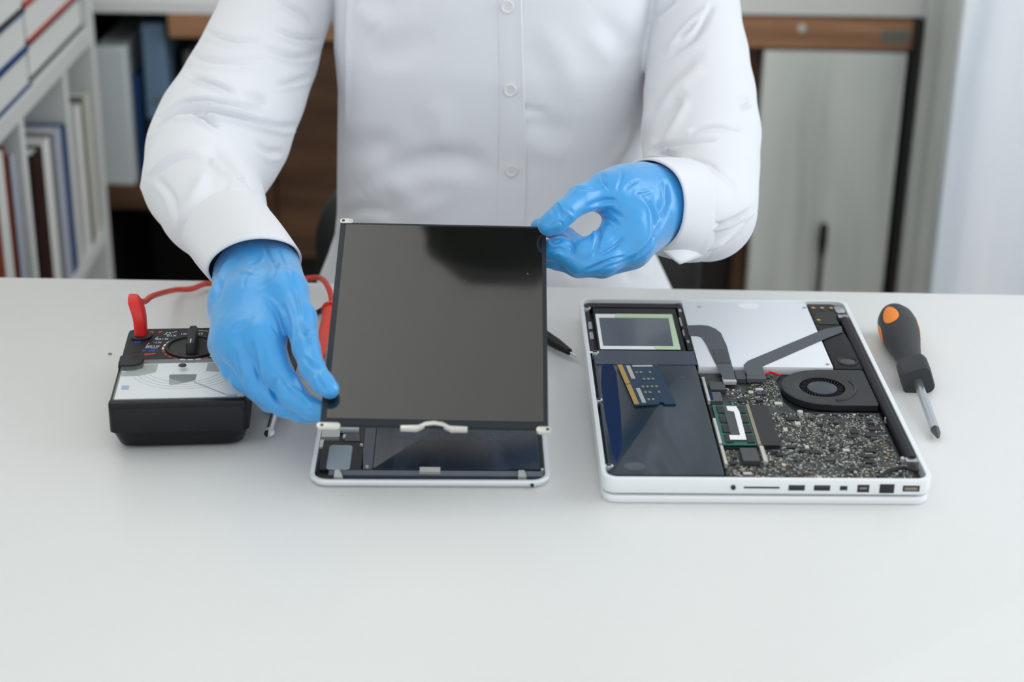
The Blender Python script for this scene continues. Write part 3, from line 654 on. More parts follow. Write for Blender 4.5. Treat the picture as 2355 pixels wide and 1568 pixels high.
# faint rows of print on the battery
rows = MB()
for j in range(5):
    yv = c6(1000, 425 - j * 22)[1]; x = c6(860, 400)[0] + 0.004 * (j % 2)
    while x < c6(1960 - 30 * (4 - j), 400)[0]:
        L_ = rb.uniform(0.002, 0.006); rows.box((x, yv, 0.0052), (x + L_, yv + 0.0009, 0.00524)); x += L_ + 0.0008
rows.build('print_rows', M_text, bt2, smooth=False)
sp_ = MB().prism(rrect(c6(230, 690)[0], c6(300, 690)[1], c6(466, 500)[0], c6(300, 480)[1], 0.003), 0.0026, 0.0058, 0.0006).build('speaker_pad', M_pad, tab)
tpoly('speaker_frame', [(170, 690), (560, 690), (560, 440), (190, 440)], 0.0026, 0.0046, M_blackplastic)
tpoly('connector_block', [(188, 415), (350, 415), (356, 362), (198, 362)], 0.0026, 0.0062, M_solder)
tpoly('flat_shield', [(165, 345), (525, 345), (525, 308), (175, 305)], 0.003, 0.0064, M_alu)
tpoly('cable_block', [(400, 440), (530, 440), (530, 370), (380, 370)], 0.0026, 0.0052, M_flex)
tpoly('side_strip', [(112, 710), (150, 710), (190, 510), (150, 510)], 0.0026, 0.0050, M_black)
tpoly('dark_gasket', [(250, 738), (2160, 752), (2165, 706), (260, 694)], 0.0026, 0.0048, M_hddlid)
tpoly('dock_connector', [(1060, 730), (1245, 734), (1245, 690), (1065, 688)], 0.003, 0.0066, M_solder)
for pts in ([(300, 772), (380, 774), (350, 706), (310, 706)], [(1935, 770), (2010, 770), (1990, 712), (1940, 712)], [(170, 505), (200, 505), (214, 440), (180, 440)]): tpoly('silver_tab', pts, 0.0026, 0.0062, M_solder)
for x, y in ((395, 400), (545, 480), (595, 675), (390, 412), (2150, 700)):
    p = c6(x, y); MB().prism(circ(p[0], p[1], 0.0011, 14), 0.004, 0.0064, 0.0002).build('screw', M_solder, tab)
pj = c6(2060, 838, 0.003); MB().prism(circ(0, 0, 0.0013, 18), -0.0004, 0.001).build('audio_jack', M_port, tab).matrix_local = Matrix.Translation((pj[0], 0.0003, 0.0035)) @ Euler((PI / 2, 0, 0)).to_matrix().to_4x4()

# ------------------------------------------------------------------ display panel held over the tablet
rv = Vector((0.405197353378821, 0.010343820872658756, 0.00963179017106118))
PM = Matrix.Translation((-0.05150957573180548, 1.0738679721429454, 0.05504744014761753)) @ Matrix.Rotation(rv.length, 4, rv.normalized())
pan = thing('display_panel', 'dark glossy bare screen panel held tilted between the two gloved hands', 'screen')
pan.matrix_world = PM
PW, PL = 0.154, 0.199
MB().prism(rrect(-PW / 2, 0, PW / 2, PL, 0.0012), -0.0026, 0.0, 0.0003).build('panel_frame', M_panelborder, pan)
MB().prism(rrect(-PW / 2 + 0.0042, 0.0058, PW / 2 - 0.0032, PL - 0.0024, 0.0006), -0.0002, 0.0003).build('display_glass', M_glass, pan)
def ptab(name, cx, cy, L_, W_, hole):
    t = MB().prism(rrect(cx - L_ / 2, cy - W_ / 2, cx + L_ / 2, cy + W_ / 2, W_ * 0.45), -0.0022, 0.0006, 0.0003).build(name, M_solder, pan)
    MB().prism(circ(hole, cy, 0.0012, 16), 0.0006, 0.00075).build('screw_hole', M_tray, t)
    return t
ptab('corner_tab', -PW / 2 + 0.0045, PL + 0.0014, 0.010, 0.0048, -PW / 2 + 0.002)
ptab('corner_tab', -PW / 2 + 0.006, -0.0008, 0.016, 0.0052, -PW / 2 + 0.0016)
ptab('corner_tab', PW / 2 - 0.003, -0.0008, 0.010, 0.0052, PW / 2 - 0.0004)
arch = [(-0.0225, -0.0030), (-0.0225, -0.0002), (-0.0105, 0.0004), (-0.006, 0.0034), (0.0, 0.0044), (0.006, 0.0034), (0.0105, 0.0004), (0.0225, -0.0002), (0.0225, -0.0030), (0.0115, -0.0032), (0.006, 0.0004), (0.0, 0.0014), (-0.006, 0.0004), (-0.0115, -0.0032)]
MB().prism(arch, -0.0022, 0.0012, 0.0003).build('edge_bracket', M_solder, pan)

# ------------------------------------------------------------------ analogue multimeter
A_, B_ = atZ(241, 941, 0.036), atZ(575, 926, 0.036)
mrz = 0.095; MWD = 0.099; MLN = 0.142
mc = (A_ + B_) / 2
met = thing('multimeter', 'black analogue multimeter with a clear dial window lying left of the tablet', 'multimeter', (mc.x, mc.y, 0), mrz)
MMT = Matrix.Translation(met.location) @ Matrix.Rotation(mrz, 4, 'Z'); MMI = MMT.inverted()
def ml(px, py, z=0.037): p = MMI @ atZ(px, py, z); return (p.x, p.y)
h = MWD / 2
body = MB().loft([[(x, y, z) for x, y in rrect(-h + i, i, h - i, MLN - i * 0.6, r, 8)] for i, r, z in ((0.010, 0.012, 0.0), (0.005, 0.010, 0.003), (0.0025, 0.008, 0.0115), (0.0018, 0.007, 0.0145), (0.0, 0.006, 0.0155), (0.0, 0.006, 0.034), (0.0008, 0.005, 0.0355), (0.0022, 0.004, 0.0360))])
mb_o = body.build('case', M_blackplastic, met, 50)
fy = ml(400, 832)[1]
MB().prism(rrect(-h + 0.003, fy, h - 0.003, MLN - 0.003, 0.003), 0.036, 0.0368, 0.0003).build('faceplate', M_blacksoft, met)
# window: pale scale plate under clear plastic
wy0 = ml(400, 929)[1]
MB().prism([(-h + 0.0035, 0.006), (h - 0.0035, 0.006), (h - 0.0035, fy - 0.001), (-h + 0.0035, fy - 0.001)], 0.036, 0.0364).build('scale_plate', M_face, met)
sc = [o for o in bpy.data.objects if o.name.startswith('scale_plate')][-1]
def mq(name, pts, z0, z1, m, parent, bev=0.0): return MB().prism([ml(x, y) for x, y in pts], z0, z1, bev).build(name, m, parent)
Z3 = lambda x, y: (220 + x / 6.197, 730 + y / 6.197)
mq('movement_shadow', [Z3(1045, 945), Z3(1100, 950), Z3(1330, 910), Z3(1420, 880), Z3(1440, 800), Z3(1050, 805)], 0.0364, 0.0366, M_facegrey, sc)
mq('mirror_arc', [Z3(345, 830), Z3(600, 825), Z3(860, 770), Z3(890, 655), Z3(730, 660), Z3(560, 740), Z3(360, 780)], 0.0364, 0.0366, M_facegreen, sc)
mq('dark_label', [Z3(1570, 755), Z3(1850, 765), Z3(1860, 640), Z3(1600, 640)], 0.0364, 0.0366, M_facegrey, sc)
mq('blue_label', [Z3(360, 1020), Z3(470, 1020), Z3(480, 960), Z3(375, 960)], 0.0364, 0.0366, M_faceblue, sc)
mq('blue_label', [Z3(1850, 1160), Z3(2010, 1140), Z3(2020, 1080), Z3(1860, 1090)], 0.0364, 0.0366, M_faceblue, sc)
arcs = MB()
for k in range(4):
    cpt = Vector(ml(430, 838)); R0 = 0.030 + 0.004 * k
    arcs.tube([(cpt.x + R0 * math.cos(a), cpt.y - R0 * math.sin(a), 0.03645) for a in [PI * (0.15 + 0.7 * q / 24) for q in range(25)]], 0.00018, 5)
arcs.build('scale_arcs', M_facegrey, sc)
MB().tube([(*ml(*Z3(1400, 910)), 0.0368), (*ml(*Z3(1850, 1090)), 0.0368)], 0.0002, 6).build('needle', M_chipgrey, sc)
wn = MB().prism(rrect(-h + 0.0028, 0.0045, h - 0.0028, fy, 0.003), 0.0366, 0.0398, 0.0012).build('window', M_clear, met)
p = ml(420, 838, 0.04); MB().prism(circ(p[0], p[1] - 0.001, 0.0030, 20), 0.0392, 0.0404, 0.0006).build('adjust_screw', M_black, met)
# bumper: the raised black lip in front of the window and the two lugs beside it
MB().prism(rrect(-h + 0.0004, 0.0002, h - 0.0004, 0.0085, 0.003), 0.03, 0.0392, 0.0018).build('front_bumper', M_blackplastic, met)
lug = [Z3(310, 640), Z3(350, 560), Z3(420, 545), Z3(620, 560), Z3(690, 600), Z3(660, 660), Z3(560, 690), Z3(420, 700), Z3(320, 690)]
lp0 = [ml(x, y, 0.04) for x, y in lug]; lp0 = [(max(x, -h + 0.0005), y) for x, y in lp0]
MB().prism(lp0, 0.035, 0.0412, 0.0012).build('lug', M_blackplastic, met); MB().prism([(-x, y) for x, y in lp0], 0.035, 0.0412, 0.0012).build('lug', M_blackplastic, met)
# dial
dc = ml(443, 799); DR = 0.0205
MB().loft([[(x, y, z) for x, y in circ(dc[0], dc[1], r, 48)] for r, z in ((DR, 0.0366), (DR, 0.0385), (DR - 0.0012, 0.0390), (DR - 0.0022, 0.0386), (DR - 0.003, 0.0374), (0.001, 0.0374))]).build('dial_ring', M_black, met, 30)
kb = MB().loft([[(dc[0] + x, dc[1] + y, z) for x, y in rrect(-0.0036, -0.017, 0.0036, 0.0175, 0.002)] for z in (0.0372, 0.046)] + [[(dc[0] + x * 0.72, dc[1] + y * 0.97, 0.0478) for x, y in rrect(-0.0036, -0.017, 0.0036, 0.0175, 0.002)]]).build('selector_knob', M_black, met)
boxpart('pointer_line', (dc[0] - 0.0004, dc[1] - 0.015, 0.0478), (dc[0] + 0.0004, dc[1] - 0.008, 0.04795), M_print, kb)
for k in range(24):
    a = 2 * PI * k / 24; d2 = MB().box((-0.0020, -0.0008, 0), (0.0020, 0.0008, 0.00015)).build('dial_mark', M_printred if 13 <= k <= 16 or k in (20,) else M_print, met)
    d2.location = (dc[0] + (DR + 0.0018) * math.cos(a), dc[1] + (DR + 0.0018) * math.sin(a), 0.0368); d2.rotation_euler = (0, 0, a + PI / 2)
def text(name, body_, px, py, size, m, rot=PI, parent=None, z=0.0369):
    cu = bpy.data.curves.new(name, 'FONT'); cu.body = body_; cu.size = size; cu.extrude = 0.00005; cu.align_x = 'CENTER'; cu.align_y = 'CENTER'; cu.materials.append(m)
    t_ = bpy.data.objects.new('t', cu); COL.objects.link(t_); bpy.context.view_layer.update()
    me = bpy.data.meshes.new_from_object(t_.evaluated_get(bpy.context.evaluated_depsgraph_get())); bpy.data.objects.remove(t_)
    o = bpy.data.objects.new(name, me); COL.objects.link(o); o.parent = parent or met
    p = ml(px, py); o.location = (p[0], p[1], z); o.rotation_euler = (0, 0, rot); return o
for tx, x, y, sz in (('X10', 1085, 255, 0.0045), ('X1', 1252, 232, 0.0045), ('X100', 945, 303, 0.0045), ('X1-', 878, 352, 0.0045), ('X10K', 815, 405, 0.0045), ('250', 1475, 228, 0.0045), ('\u03a9', 1035, 222, 0.006)):
    text('lettering', tx, *Z3(x, y), sz, M_print)
def pline(name, pts, m, r=0.00025): MB().tube([(*ml(*Z3(x, y)), 0.0369) for x, y in pts], r, 6).build(name, m, met)
pline('print_line', [(885, 432), (708, 432), (760, 362)], M_print); pline('print_line', [(1085, 215), (1155, 200)], M_print); pline('print_line', [(1430, 180), (1600, 192)], M_print); pline('print_line', [(845, 303), (890, 275)], M_print); pline('print_line', [(970, 245), (1010, 228)], M_print)
for pts in ([(510, 312), (590, 312), (610, 240), (560, 225), (520, 270)], [(530, 240), (600, 235), (600, 195), (545, 195)], [(770, 235), (830, 225), (825, 190), (775, 192)], [(890, 225), (955, 210), (950, 192), (900, 195)], [(690, 540), (850, 520), (850, 500), (700, 515)]):
    mq('red_mark', [Z3(*q) for q in pts], 0.0368, 0.0370, M_printred, met)
for pts in ([(545, 360), (640, 362), (645, 335), (550, 338)], [(660, 490), (715, 480), (715, 455), (665, 460)], [(740, 485), (850, 485), (850, 462), (745, 466)], [(780, 455), (860, 450), (860, 436), (780, 440)]):
    mq('blue_mark', [Z3(*q) for q in pts], 0.0368, 0.0370, M_printblue, met)
for x in (530, 570, 610): mq('grip_slot', [Z3(x - 12, 495), Z3(x + 8, 495), Z3(x + 14, 455), Z3(x - 6, 455)], 0.0368, 0.0371, M_black, met)
jk = ml(325, 774); MB().loft([[(x, y, z) for x, y in circ(jk[0], jk[1], r, 24)] for r, z in ((0.0085, 0.0365), (0.0085, 0.0385), (0.0072, 0.0392), (0.0045, 0.0392))]).build('jack_collar', M_black, met)

# ------------------------------------------------------------------ test leads
def at_m(px, py, z): return atZ(px, py, z)
JR = MMT @ Vector((jk[0], jk[1], 0.0392))
rl = thing('test_lead', 'red test lead plugged into the multimeter and running behind the gloved hand', 'test lead', JR)
def rel(o, p): return Vector(p) - o.location
top = Q(322, 722, (JR - EYE).dot(Vector((0, _cp, -_sp))) - 0.003)
pl_ = MB(); ax = [JR + Vector((0, 0, 0.0004)), JR + Vector((0, 0, 0.013)), JR + Vector((-0.0012, 0.001, 0.0195)), JR + Vector((-0.004, 0.004, 0.0255)), JR + Vector((-0.0056, 0.0065, 0.0285))]
rings = []
for p_, (hw, hd) in zip(ax, ((0.0046, 0.0046), (0.0047, 0.0047), (0.0047, 0.0050), (0.0046, 0.0044), (0.0036, 0.003))):
    q = p_ - JR; rings.append([(q.x + x, q.y + y, q.z + y * 0.35) for x, y in rrect(-hw, -hd, hw, hd, min(hw, hd) * 0.4, 4)])
pl_.loft(rings).build('plug', M_redplastic, rl)
cpts = [ax[-1] + Vector((0, 0.0, -0.001)), atY(330, 694, JR.y + 0.035), atY(352, 680, JR.y + 0.06), atZ(400, 667, 0.010), atZ(440, 664, 0.007), atZ(482, 652, 0.006), atZ(560, 640, 0.006) + Vector((0, -0.03, 0)), atY(640, 652, 1.44), atY(700, 641, 1.445), atY(738, 640, 1.44), atY(757, 666, 1.41), atZ(764, 700, 0.010), atZ(762, 712, 0.009)]
MB().tube([rel(rl, p) for p in catmull(cpts, 10)], 0.0024, 12).build('cable', M_redcable, rl)
def probe(parent, p_back, p_tip, m, tipm=M_steel, tip_len=0.018):
    a, b = Vector(p_back), Vector(p_tip); d = (b - a); L_ = d.length; prof = [(0, 0.0030), (0.006, 0.0042), (0.010, 0.0044), (0.0102, 0.0078), (0.0128, 0.0078), (0.013, 0.0056), (0.022, 0.0060), (0.024, 0.0054), (L_ * 0.72, 0.0046), (L_ * 0.98, 0.0028), (L_, 0.0018)]
    rot = d.to_track_quat('Z', 'Y').to_matrix().to_4x4()
    o = MB().loft([[(r * math.cos(2 * PI * k / 24), r * math.sin(2 * PI * k / 24), t) for k in range(24)] for t, r in prof]).build('probe', m, parent, 30)
    o.matrix_local = Matrix.Translation(rel(parent, a)) @ rot
    MB().loft([[(r * math.cos(2 * PI * k / 12), r * math.sin(2 * PI * k / 12), t) for k in range(12)] for t, r in ((L_ - 0.002, 0.001), (L_ + tip_len * 0.8, 0.0009), (L_ + tip_len, 0.0002))]).build('probe_tip', tipm, o)
    return o
pa = atZ(763, 700, 0.0082); pb = atZ(722, 862, 0.0045)
probe(rl, pa, pb, M_orangered)
bl = thing('test_lead', 'black test lead with its probe tip touching the left side of the laptop', 'test lead', (-0.2, 1.3, 0))
jb = MMT @ Vector((0.030, jk[1], 0.0392)); jb2 = MMT @ Vector((0.030, jk[1], 0.052))
MB().loft([[(x, y, z) for x, y in circ(*(MMI @ jb).xy, r, 24)] for r, z in ((0.0085, 0.0365), (0.0085, 0.0385), (0.0072, 0.0392), (0.0045, 0.0392))]).build('jack_collar', M_black, met)
MB().loft([[rel(bl, jb) + Vector((x, y, z)) for x, y in rrect(-0.0046, -0.0046, 0.0046, 0.0046, 0.0018, 4)] for z in (0.0004, 0.013)]).build('plug', M_black, bl)
ptip = atZ(1330, 822, 0.007); pback = atZ(1203, 742, 0.0090)
cb = [jb2, jb2 + Vector((0.006, 0.012, 0.001)), Vector((jb.x + 0.03, 1.34, 0.018)), atZ(640, 760, 0.006), atZ(722, 722, 0.003), atZ(765, 700, 0.003), atZ(860, 668, 0.003), atZ(1000, 672, 0.003), atZ(1120, 700, 0.004), pback + (pback - ptip).normalized() * 0.004, pback]
MB().tube([rel(bl, p) for p in catmull(cb, 10)], 0.0022, 12).build('cable', M_black, bl)
pp_ = pback + (ptip - pback) * 0.86
probe(bl, pback, pp_, M_blackplastic, tip_len=(ptip - pback).length * 0.12)

# ------------------------------------------------------------------ screwdrivers
sa, sb_ = atZ(2054, 722, 0.0165), atZ(2157, 1006, 0.004)
sd = thing('screwdriver', 'screwdriver with a charcoal and orange handle lying right of the laptop', 'screwdriver', (sa.x, sa.y, 0))
ddir = sb_ - sa; SL = ddir.length; SR = ddir.to_track_quat('Z', 'Y').to_matrix().to_4x4()
cl = atZ(2103, 872, 0.012); HL = (cl - sa).length
SMX = Matrix.Translation((0, 0, 0.0165)) @ SR
prof = [(0.0, 0.004), (0.0012, 0.0085), (0.004, 0.0125), (0.010, 0.0152), (0.018, 0.0162), (0.028, 0.0158), (0.038, 0.0142), (0.048, 0.0120), (0.058, 0.0102), (0.068, 0.0094), (0.074, 0.0094)]
ks = (HL - 0.026) / 0.074; prof = [(t * ks, r) for t, r in prof]
def lobed(r, k, n): a = 2 * PI * k / n; return r * (1 + 0.02 * math.cos(3 * a))
hd = MB().loft([[(lobed(r, k, 48) * math.cos(2 * PI * k / 48), lobed(r, k, 48) * math.sin(2 * PI * k / 48), t) for k in range(48)] for t, r in prof]).build('handle', M_grip, sd, 60)
hd.matrix_local = SMX
sq = lambda r, t: [(x, y, t) for x, y in rrect(-r, -r, r, r, r * 0.42, 5)]
cg = MB().loft([sq(0.0095, HL - 0.028), sq(0.0112, HL - 0.024), sq(0.0122, HL - 0.019), sq(0.0122, HL - 0.003), sq(0.0112, HL)]).build('guard', M_grip, sd, 50); cg.matrix_local = SMX @ Matrix.Rotation(0.35, 4, 'Z')
def rad_at(t):
    for (t0, r0), (t1, r1) in zip(prof, prof[1:]):
        if t0 <= t <= t1: return r0 + (r1 - r0) * (t - t0) / (t1 - t0)
    return prof[-1][1]
upl = (SR.inverted() @ Vector((0, 0, 1))); up_a = math.atan2(upl.y, upl.x)
camd = SR.to_3x3().inverted() @ (EYE - sa).normalized(); cam_a = math.atan2(camd.y, camd.x)
for da in (0.16, 0.16 + 2 * PI / 3 * 0.62, 0.16 - 2 * PI / 3, PI - 0.3):
    rings = []
    for i in range(9):
        rr = max(i / 8, 0.02)
        ring = []
        for k in range(28):
            b = 2 * PI * k / 28; t = 0.0215 * ks + 0.0145 * rr * math.cos(b); a = cam_a + da + (0.50 * rr * math.sin(b)) * (0.9 + 0.25 * math.cos(b)); r = rad_at(max(t, 0.001)) * (1 + 0.02 * math.cos(3 * a)) + (0.0003 if i < 8 else -0.0004); ring.append((r * math.cos(a), r * math.sin(a), t))
        rings.append(ring)
    g = MB().loft(rings, cap=False); g.add([rings[0][0]], []); o = g.build('orange_inlay', M_orange, hd, 60)
sh = MB().loft([[(r * math.cos(2 * PI * k / 20), r * math.sin(2 * PI * k / 20), t) for k in range(20)] for t, r in ((HL - 0.002, 0.0036), (SL - 0.022, 0.0034), (SL - 0.012, 0.0034))]).build('shaft', M_steel, sd); sh.matrix_local = SMX
def cross(r, t): return [(r * (1.0 if k % 4 == 0 else 0.62) * math.cos(2 * PI * k / 16), r * (1.0 if k % 4 == 0 else 0.62) * math.sin(2 * PI * k / 16), t) for k in range(16)]
tpp = MB().loft([cross(0.0034, SL - 0.012), cross(0.0033, SL - 0.007), cross(0.0012, SL)]).build('cross_tip', M_chipgrey, sd); tpp.matrix_local = SMX

ua, ub = atZ(666, 838, 0.0125), atZ(616, 1006, 0.0042)
s2 = thing('screwdriver', 'small screwdriver half hidden under the gloved hand beside the multimeter', 'screwdriver', (ua.x, ua.y, 0))
d2_ = ub - ua; L2 = d2_.length; R2 = Matrix.Translation((0, 0, 0.0125)) @ d2_.to_track_quat('Z', 'Y').to_matrix().to_4x4()
rd = lambda pr_, n=24: [[(r * math.cos(2 * PI * k / n), r * math.sin(2 * PI * k / n), t) for k in range(n)] for t, r in pr_]
for nm, pr_, m_ in (('handle', ((-0.045, 0.004), (-0.043, 0.0075), (-0.02, 0.0078), (-0.012, 0.006), (L2 - 0.046, 0.0068), (L2 - 0.04, 0.005)), M_grip), ('shaft', ((L2 - 0.042, 0.0030), (L2 - 0.010, 0.0030)), M_steel)):
    MB().loft(rd(pr_)).build(nm, m_, s2).matrix_local = R2
MB().loft([cross(0.0034, L2 - 0.010), cross(0.0038, L2 - 0.005), cross(0.0012, L2)]).build('cross_tip', M_steel, s2).matrix_local = R2

cr = atZ(253, 815, 0.0)
tag(MB().loft([[(cr.x + (0.0018 * s_) * math.cos(a), cr.y + 0.0011 * s_ * math.sin(a), z_) for a in [2 * PI * k / 10 for k in range(10)]] for s_, z_ in ((0.8, 0.0), (1, 0.0006), (0.5, 0.0014))]).build('crumb', M_crumb), 'tiny brown crumb lying on the desk left of the multimeter', 'crumb')

# ------------------------------------------------------------------ the seated person
per = thing('person', 'seated person in white button-up shirt and blue gloves, holding the screen panel', 'person', (0, 1.72, FL))
POFF = Vector((0, 1.72, FL))
def into(o): o.parent = per; o.location = -POFF; return o
# the two gloved hands: joints as (across, down, radius, distance)
LH = {   # hand at the picture's left
 'palm': [[(546, 628, 54, 1.348), (548, 700, 62, 1.31), (545, 782, 60, 1.275)], [(632, 618, 50, 1.340), (634, 690, 58, 1.294), (606, 772, 50, 1.262)], [(588, 620, 60, 1.344), (590, 700, 70, 1.296), (570, 780, 58, 1.268)], [(636, 610, 46, 1.340), (660, 670, 45, 1.285)]],
 'thumb': [(655, 665, 46, 1.285), (690, 732, 38, 1.262), (704, 800, 31, 1.238), (718, 846, 29, 1.226), (742, 880, 26, 1.216), (758, 895, 23, 1.211)],
 'index': [(605, 775, 46, 1.258), (639, 858, 35, 1.243), (677, 911, 31, 1.231), (714, 938, 26, 1.225), (764, 950, 22, 1.2195)],
 'middle': [(560, 800, 46, 1.264), (600, 886, 36, 1.256), (650, 930, 28, 1.250), (692, 950, 22, 1.243), (750, 958, 18, 1.236)],
 'ring': [(530, 805, 42, 1.282), (560, 868, 31, 1.268), (620, 922, 25, 1.260), (690, 945, 19, 1.256)],
 'pinky': [(512, 795, 34, 1.286), (535, 850, 26, 1.272), (590, 896, 20, 1.264), (640, 915, 17, 1.262)],
 'wrist': [(588, 622, 62, 1.343), (560, 545, 58, 1.390), (520, 505, 60, 1.43)],
}
RH = {   # hand at the picture's right
 'palm': [[(1522, 442, 62, 1.405), (1430, 442, 52, 1.362)], [(1520, 470, 64, 1.405), (1448, 510, 58, 1.352)], [(1516, 500, 58, 1.405), (1452, 552, 56, 1.350)], [(1470, 440, 62, 1.385), (1400, 444, 44, 1.352)]],
 'thumb': [(1440, 432, 50, 1.370), (1390, 440, 41, 1.352), (1336, 458, 33, 1.335), (1298, 488, 29, 1.322), (1278, 508, 28, 1.321), (1262, 517, 26, 1.3215)],
 'index': [(1440, 520, 44, 1.350), (1385, 566, 36, 1.336), (1340, 580, 31, 1.330), (1300, 546, 24, 1.348), (1262, 522, 21, 1.354), (1240, 521, 20, 1.3525)],
 'middle': [(1450, 558, 44, 1.350), (1390, 596, 36, 1.334), (1335, 602, 32, 1.332), (1288, 572, 27, 1.330), (1225, 580, 23, 1.337)],
 'ring': [(1452, 580, 40, 1.358), (1385, 607, 32, 1.346), (1330, 610, 28, 1.342), (1275, 594, 23, 1.340), (1225, 594, 20, 1.342)],
 'pinky': [(1445, 590, 30, 1.368), (1385, 608, 26, 1.360), (1335, 608, 24, 1.352), (1280, 604, 19, 1.344)],
 'wrist': [(1512, 468, 80, 1.40), (1575, 474, 72, 1.445), (1610, 470, 66, 1.47)],
}
def hand_field(H, grow, h=0.0012, digits=True):
    pts = [QR(*q) for k in H for c in (H[k] if k == 'palm' else [H[k]]) for q in c]
    A = np.array([p for p, r in pts]); lo, hi = A.min(0) - 0.04, A.max(0) + 0.04
    f = Field(lo, hi, h)
    def ch(c): return [(p, r + grow) for p, r in (QR(*q) for q in c)]
    for c in H['palm']: f.chain(ch(c), 0.010)
    f.chain(ch(H['wrist']), 0.008)
    D0 = f.D.copy()
    for fn in ('thumb', 'index', 'middle', 'ring', 'pinky'):
        g = Field(lo, hi, h); g.chain(ch(H[fn]), 0.003)
        hh = np.clip(0.5 + 0.5 * (D0 - g.D) / 0.008, 0, 1); joined = D0 * (1 - hh) + g.D * hh - 0.008 * hh * (1 - hh)
        k = 0.0012; q = np.clip(0.5 + 0.5 * (f.D - joined) / k, 0, 1); f.D = (f.D * (1 - q) + joined * q - k * q * (1 - q)).astype(np.float32)
    return f
LF = [([(655, 800), (640, 730), (612, 690)], 5, -0.0012), ([(668, 800), (664, 740), (650, 700)], 4, -0.0012), ([(640, 770), (620, 740)], 3.5, -0.0009), ([(600, 880), (585, 820), (578, 790)], 6, -0.0016), ([(556, 872), (545, 835), (540, 810)], 5, -0.0012), ([(640, 930), (628, 890), (632, 868)], 7, -0.0018), ([(670, 905), (650, 880), (640, 862)], 4, -0.0008),
      ([(700, 905), (688, 880), (676, 850)], 5, 0.0012), ([(740, 850), (718, 840), (700, 822)], 5, -0.0012), ([(745, 905), (728, 880), (722, 862)], 4, 0.0010), ([(712, 800), (704, 770), (690, 740)], 4, -0.0012), ([(728, 780), (712, 768), (694, 764)], 4, -0.0009), ([(690, 730), (684, 690), (672, 660)], 4, -0.0009),
      ([(590, 632), (560, 628), (548, 624)], 3, -0.0009), ([(560, 660), (566, 636), (584, 622)], 3, -0.0007), ([(600, 660), (624, 640), (640, 600)], 4, -0.0007), ([(520, 630), (505, 660), (500, 690)], 7, -0.0018), ([(540, 590), (515, 620), (508, 650)], 6, 0.0014), ([(560, 612), (590, 600), (596, 588)], 5, -0.0010), ([(610, 560), (620, 590), (640, 620)], 4, -0.0009), ([(640, 570), (652, 600), (668, 632)], 4, -0.0010),
      ([(585, 725), (560, 745), (535, 762)], 6, -0.0008), ([(660, 890), (690, 905), (716, 930)], 5, 0.0010), ([(700, 945), (720, 942), (735, 938)], 4, -0.0008)]
RF = [([(1352, 474), (1390, 462), (1420, 462)], 5, -0.0014), ([(1375, 492), (1405, 484), (1432, 500)], 4, -0.0012), ([(1372, 502), (1400, 500), (1425, 520)], 4, -0.0011), ([(1470, 448), (1500, 480), (1506, 540)], 5, -0.0020), ([(1506, 540), (1490, 570), (1466, 594)], 5, -0.0018), ([(1530, 420), (1534, 470), (1516, 530)], 6, -0.0022), ([(1505, 452), (1520, 500), (1512, 535)], 4, -0.0014), ([(1384, 400), (1390, 420), (1404, 436)], 3.5, -0.0010), ([(1432, 394), (1428, 415), (1420, 434)], 3.5, -0.0009), ([(1468, 414), (1450, 424), (1440, 434)], 3, -0.0009), ([(1500, 440), (1480, 446), (1462, 446)], 3, -0.0008),
      ([(1330, 434), (1352, 434), (1372, 434)], 4, -0.0008), ([(1278, 468), (1288, 482), (1292, 500)], 4, -0.0010), ([(1296, 474), (1310, 482), (1320, 492)], 4, -0.0009), ([(1268, 520), (1284, 509), (1294, 516), (1288, 526), (1272, 532)], 2.5, -0.0008), ([(1362, 514), (1376, 530), (1374, 560), (1366, 590)], 5, -0.0016), ([(1384, 520), (1380, 550)], 4, -0.0011), ([(1436, 546), (1410, 570), (1372, 590)], 4, -0.0014), ([(1440, 590), (1400, 600), (1350, 622)], 4, -0.0013), ([(1462, 590), (1430, 604), (1390, 616)], 4, -0.0010), ([(1310, 560), (1318, 572), (1314, 584)], 4, -0.0014), ([(1262, 578), (1286, 572), (1300, 582)], 5, -0.0012), ([(1266, 552), (1276, 558), (1292, 552)], 4, -0.0010), ([(1345, 540), (1356, 534), (1368, 526)], 4, -0.0012)]
for H, folds in ((LH, LF), (RH, RF)):
    f = hand_field(H, 0.0); V, Fc = f.mesh(); V = relax(V, Fc, 2); V = crease(V, Fc, [(p_, w_, a_ * 1.45) for p_, w_, a_ in folds])
    into(mesh_obj('glove', V, Fc, M_glove))

# body: one continuous surface under the clothes
HC = Vector((-0.004, 1.522, 0.562))
def shp(px, py, dep, r): return (np.array(Q(px, py, dep)), r)
SLV_L = [(700, -190, 112, 1.60), (660, -80, 116, 1.60), (636, 20, 121, 1.60), (598, 125, 128, 1.588), (560, 210, 137, 1.57), (515, 300, 149, 1.548), (486, 356, 144, 1.528), (464, 418, 128, 1.50), (487, 470, 116, 1.468), (515, 515, 107, 1.44)]
SLV_R = [(1560, -190, 104, 1.60), (1590, -80, 96, 1.60), (1597, 30, 99, 1.595), (1603, 130, 112, 1.585), (1609, 220, 122, 1.565), (1612, 310, 131, 1.545), (1613, 390, 127, 1.52), (1622, 450, 114, 1.495), (1626, 488, 106, 1.475), (1592, 486, 107, 1.445)]
bf = Field((-0.46, 1.15, FL), (0.40, 1.95, 0.72), 0.0055)
SHL, SHR = np.array((-0.185, 1.63, 0.295)), np.array((0.165, 1.63, 0.295))
ELL, ELR = np.array(Q(462, 415, 1.515)), np.array(Q(1622, 452, 1.50))
WRL, WRR = np.array(Q(560, 560, 1.37)), np.array(Q(1560, 474, 1.435))
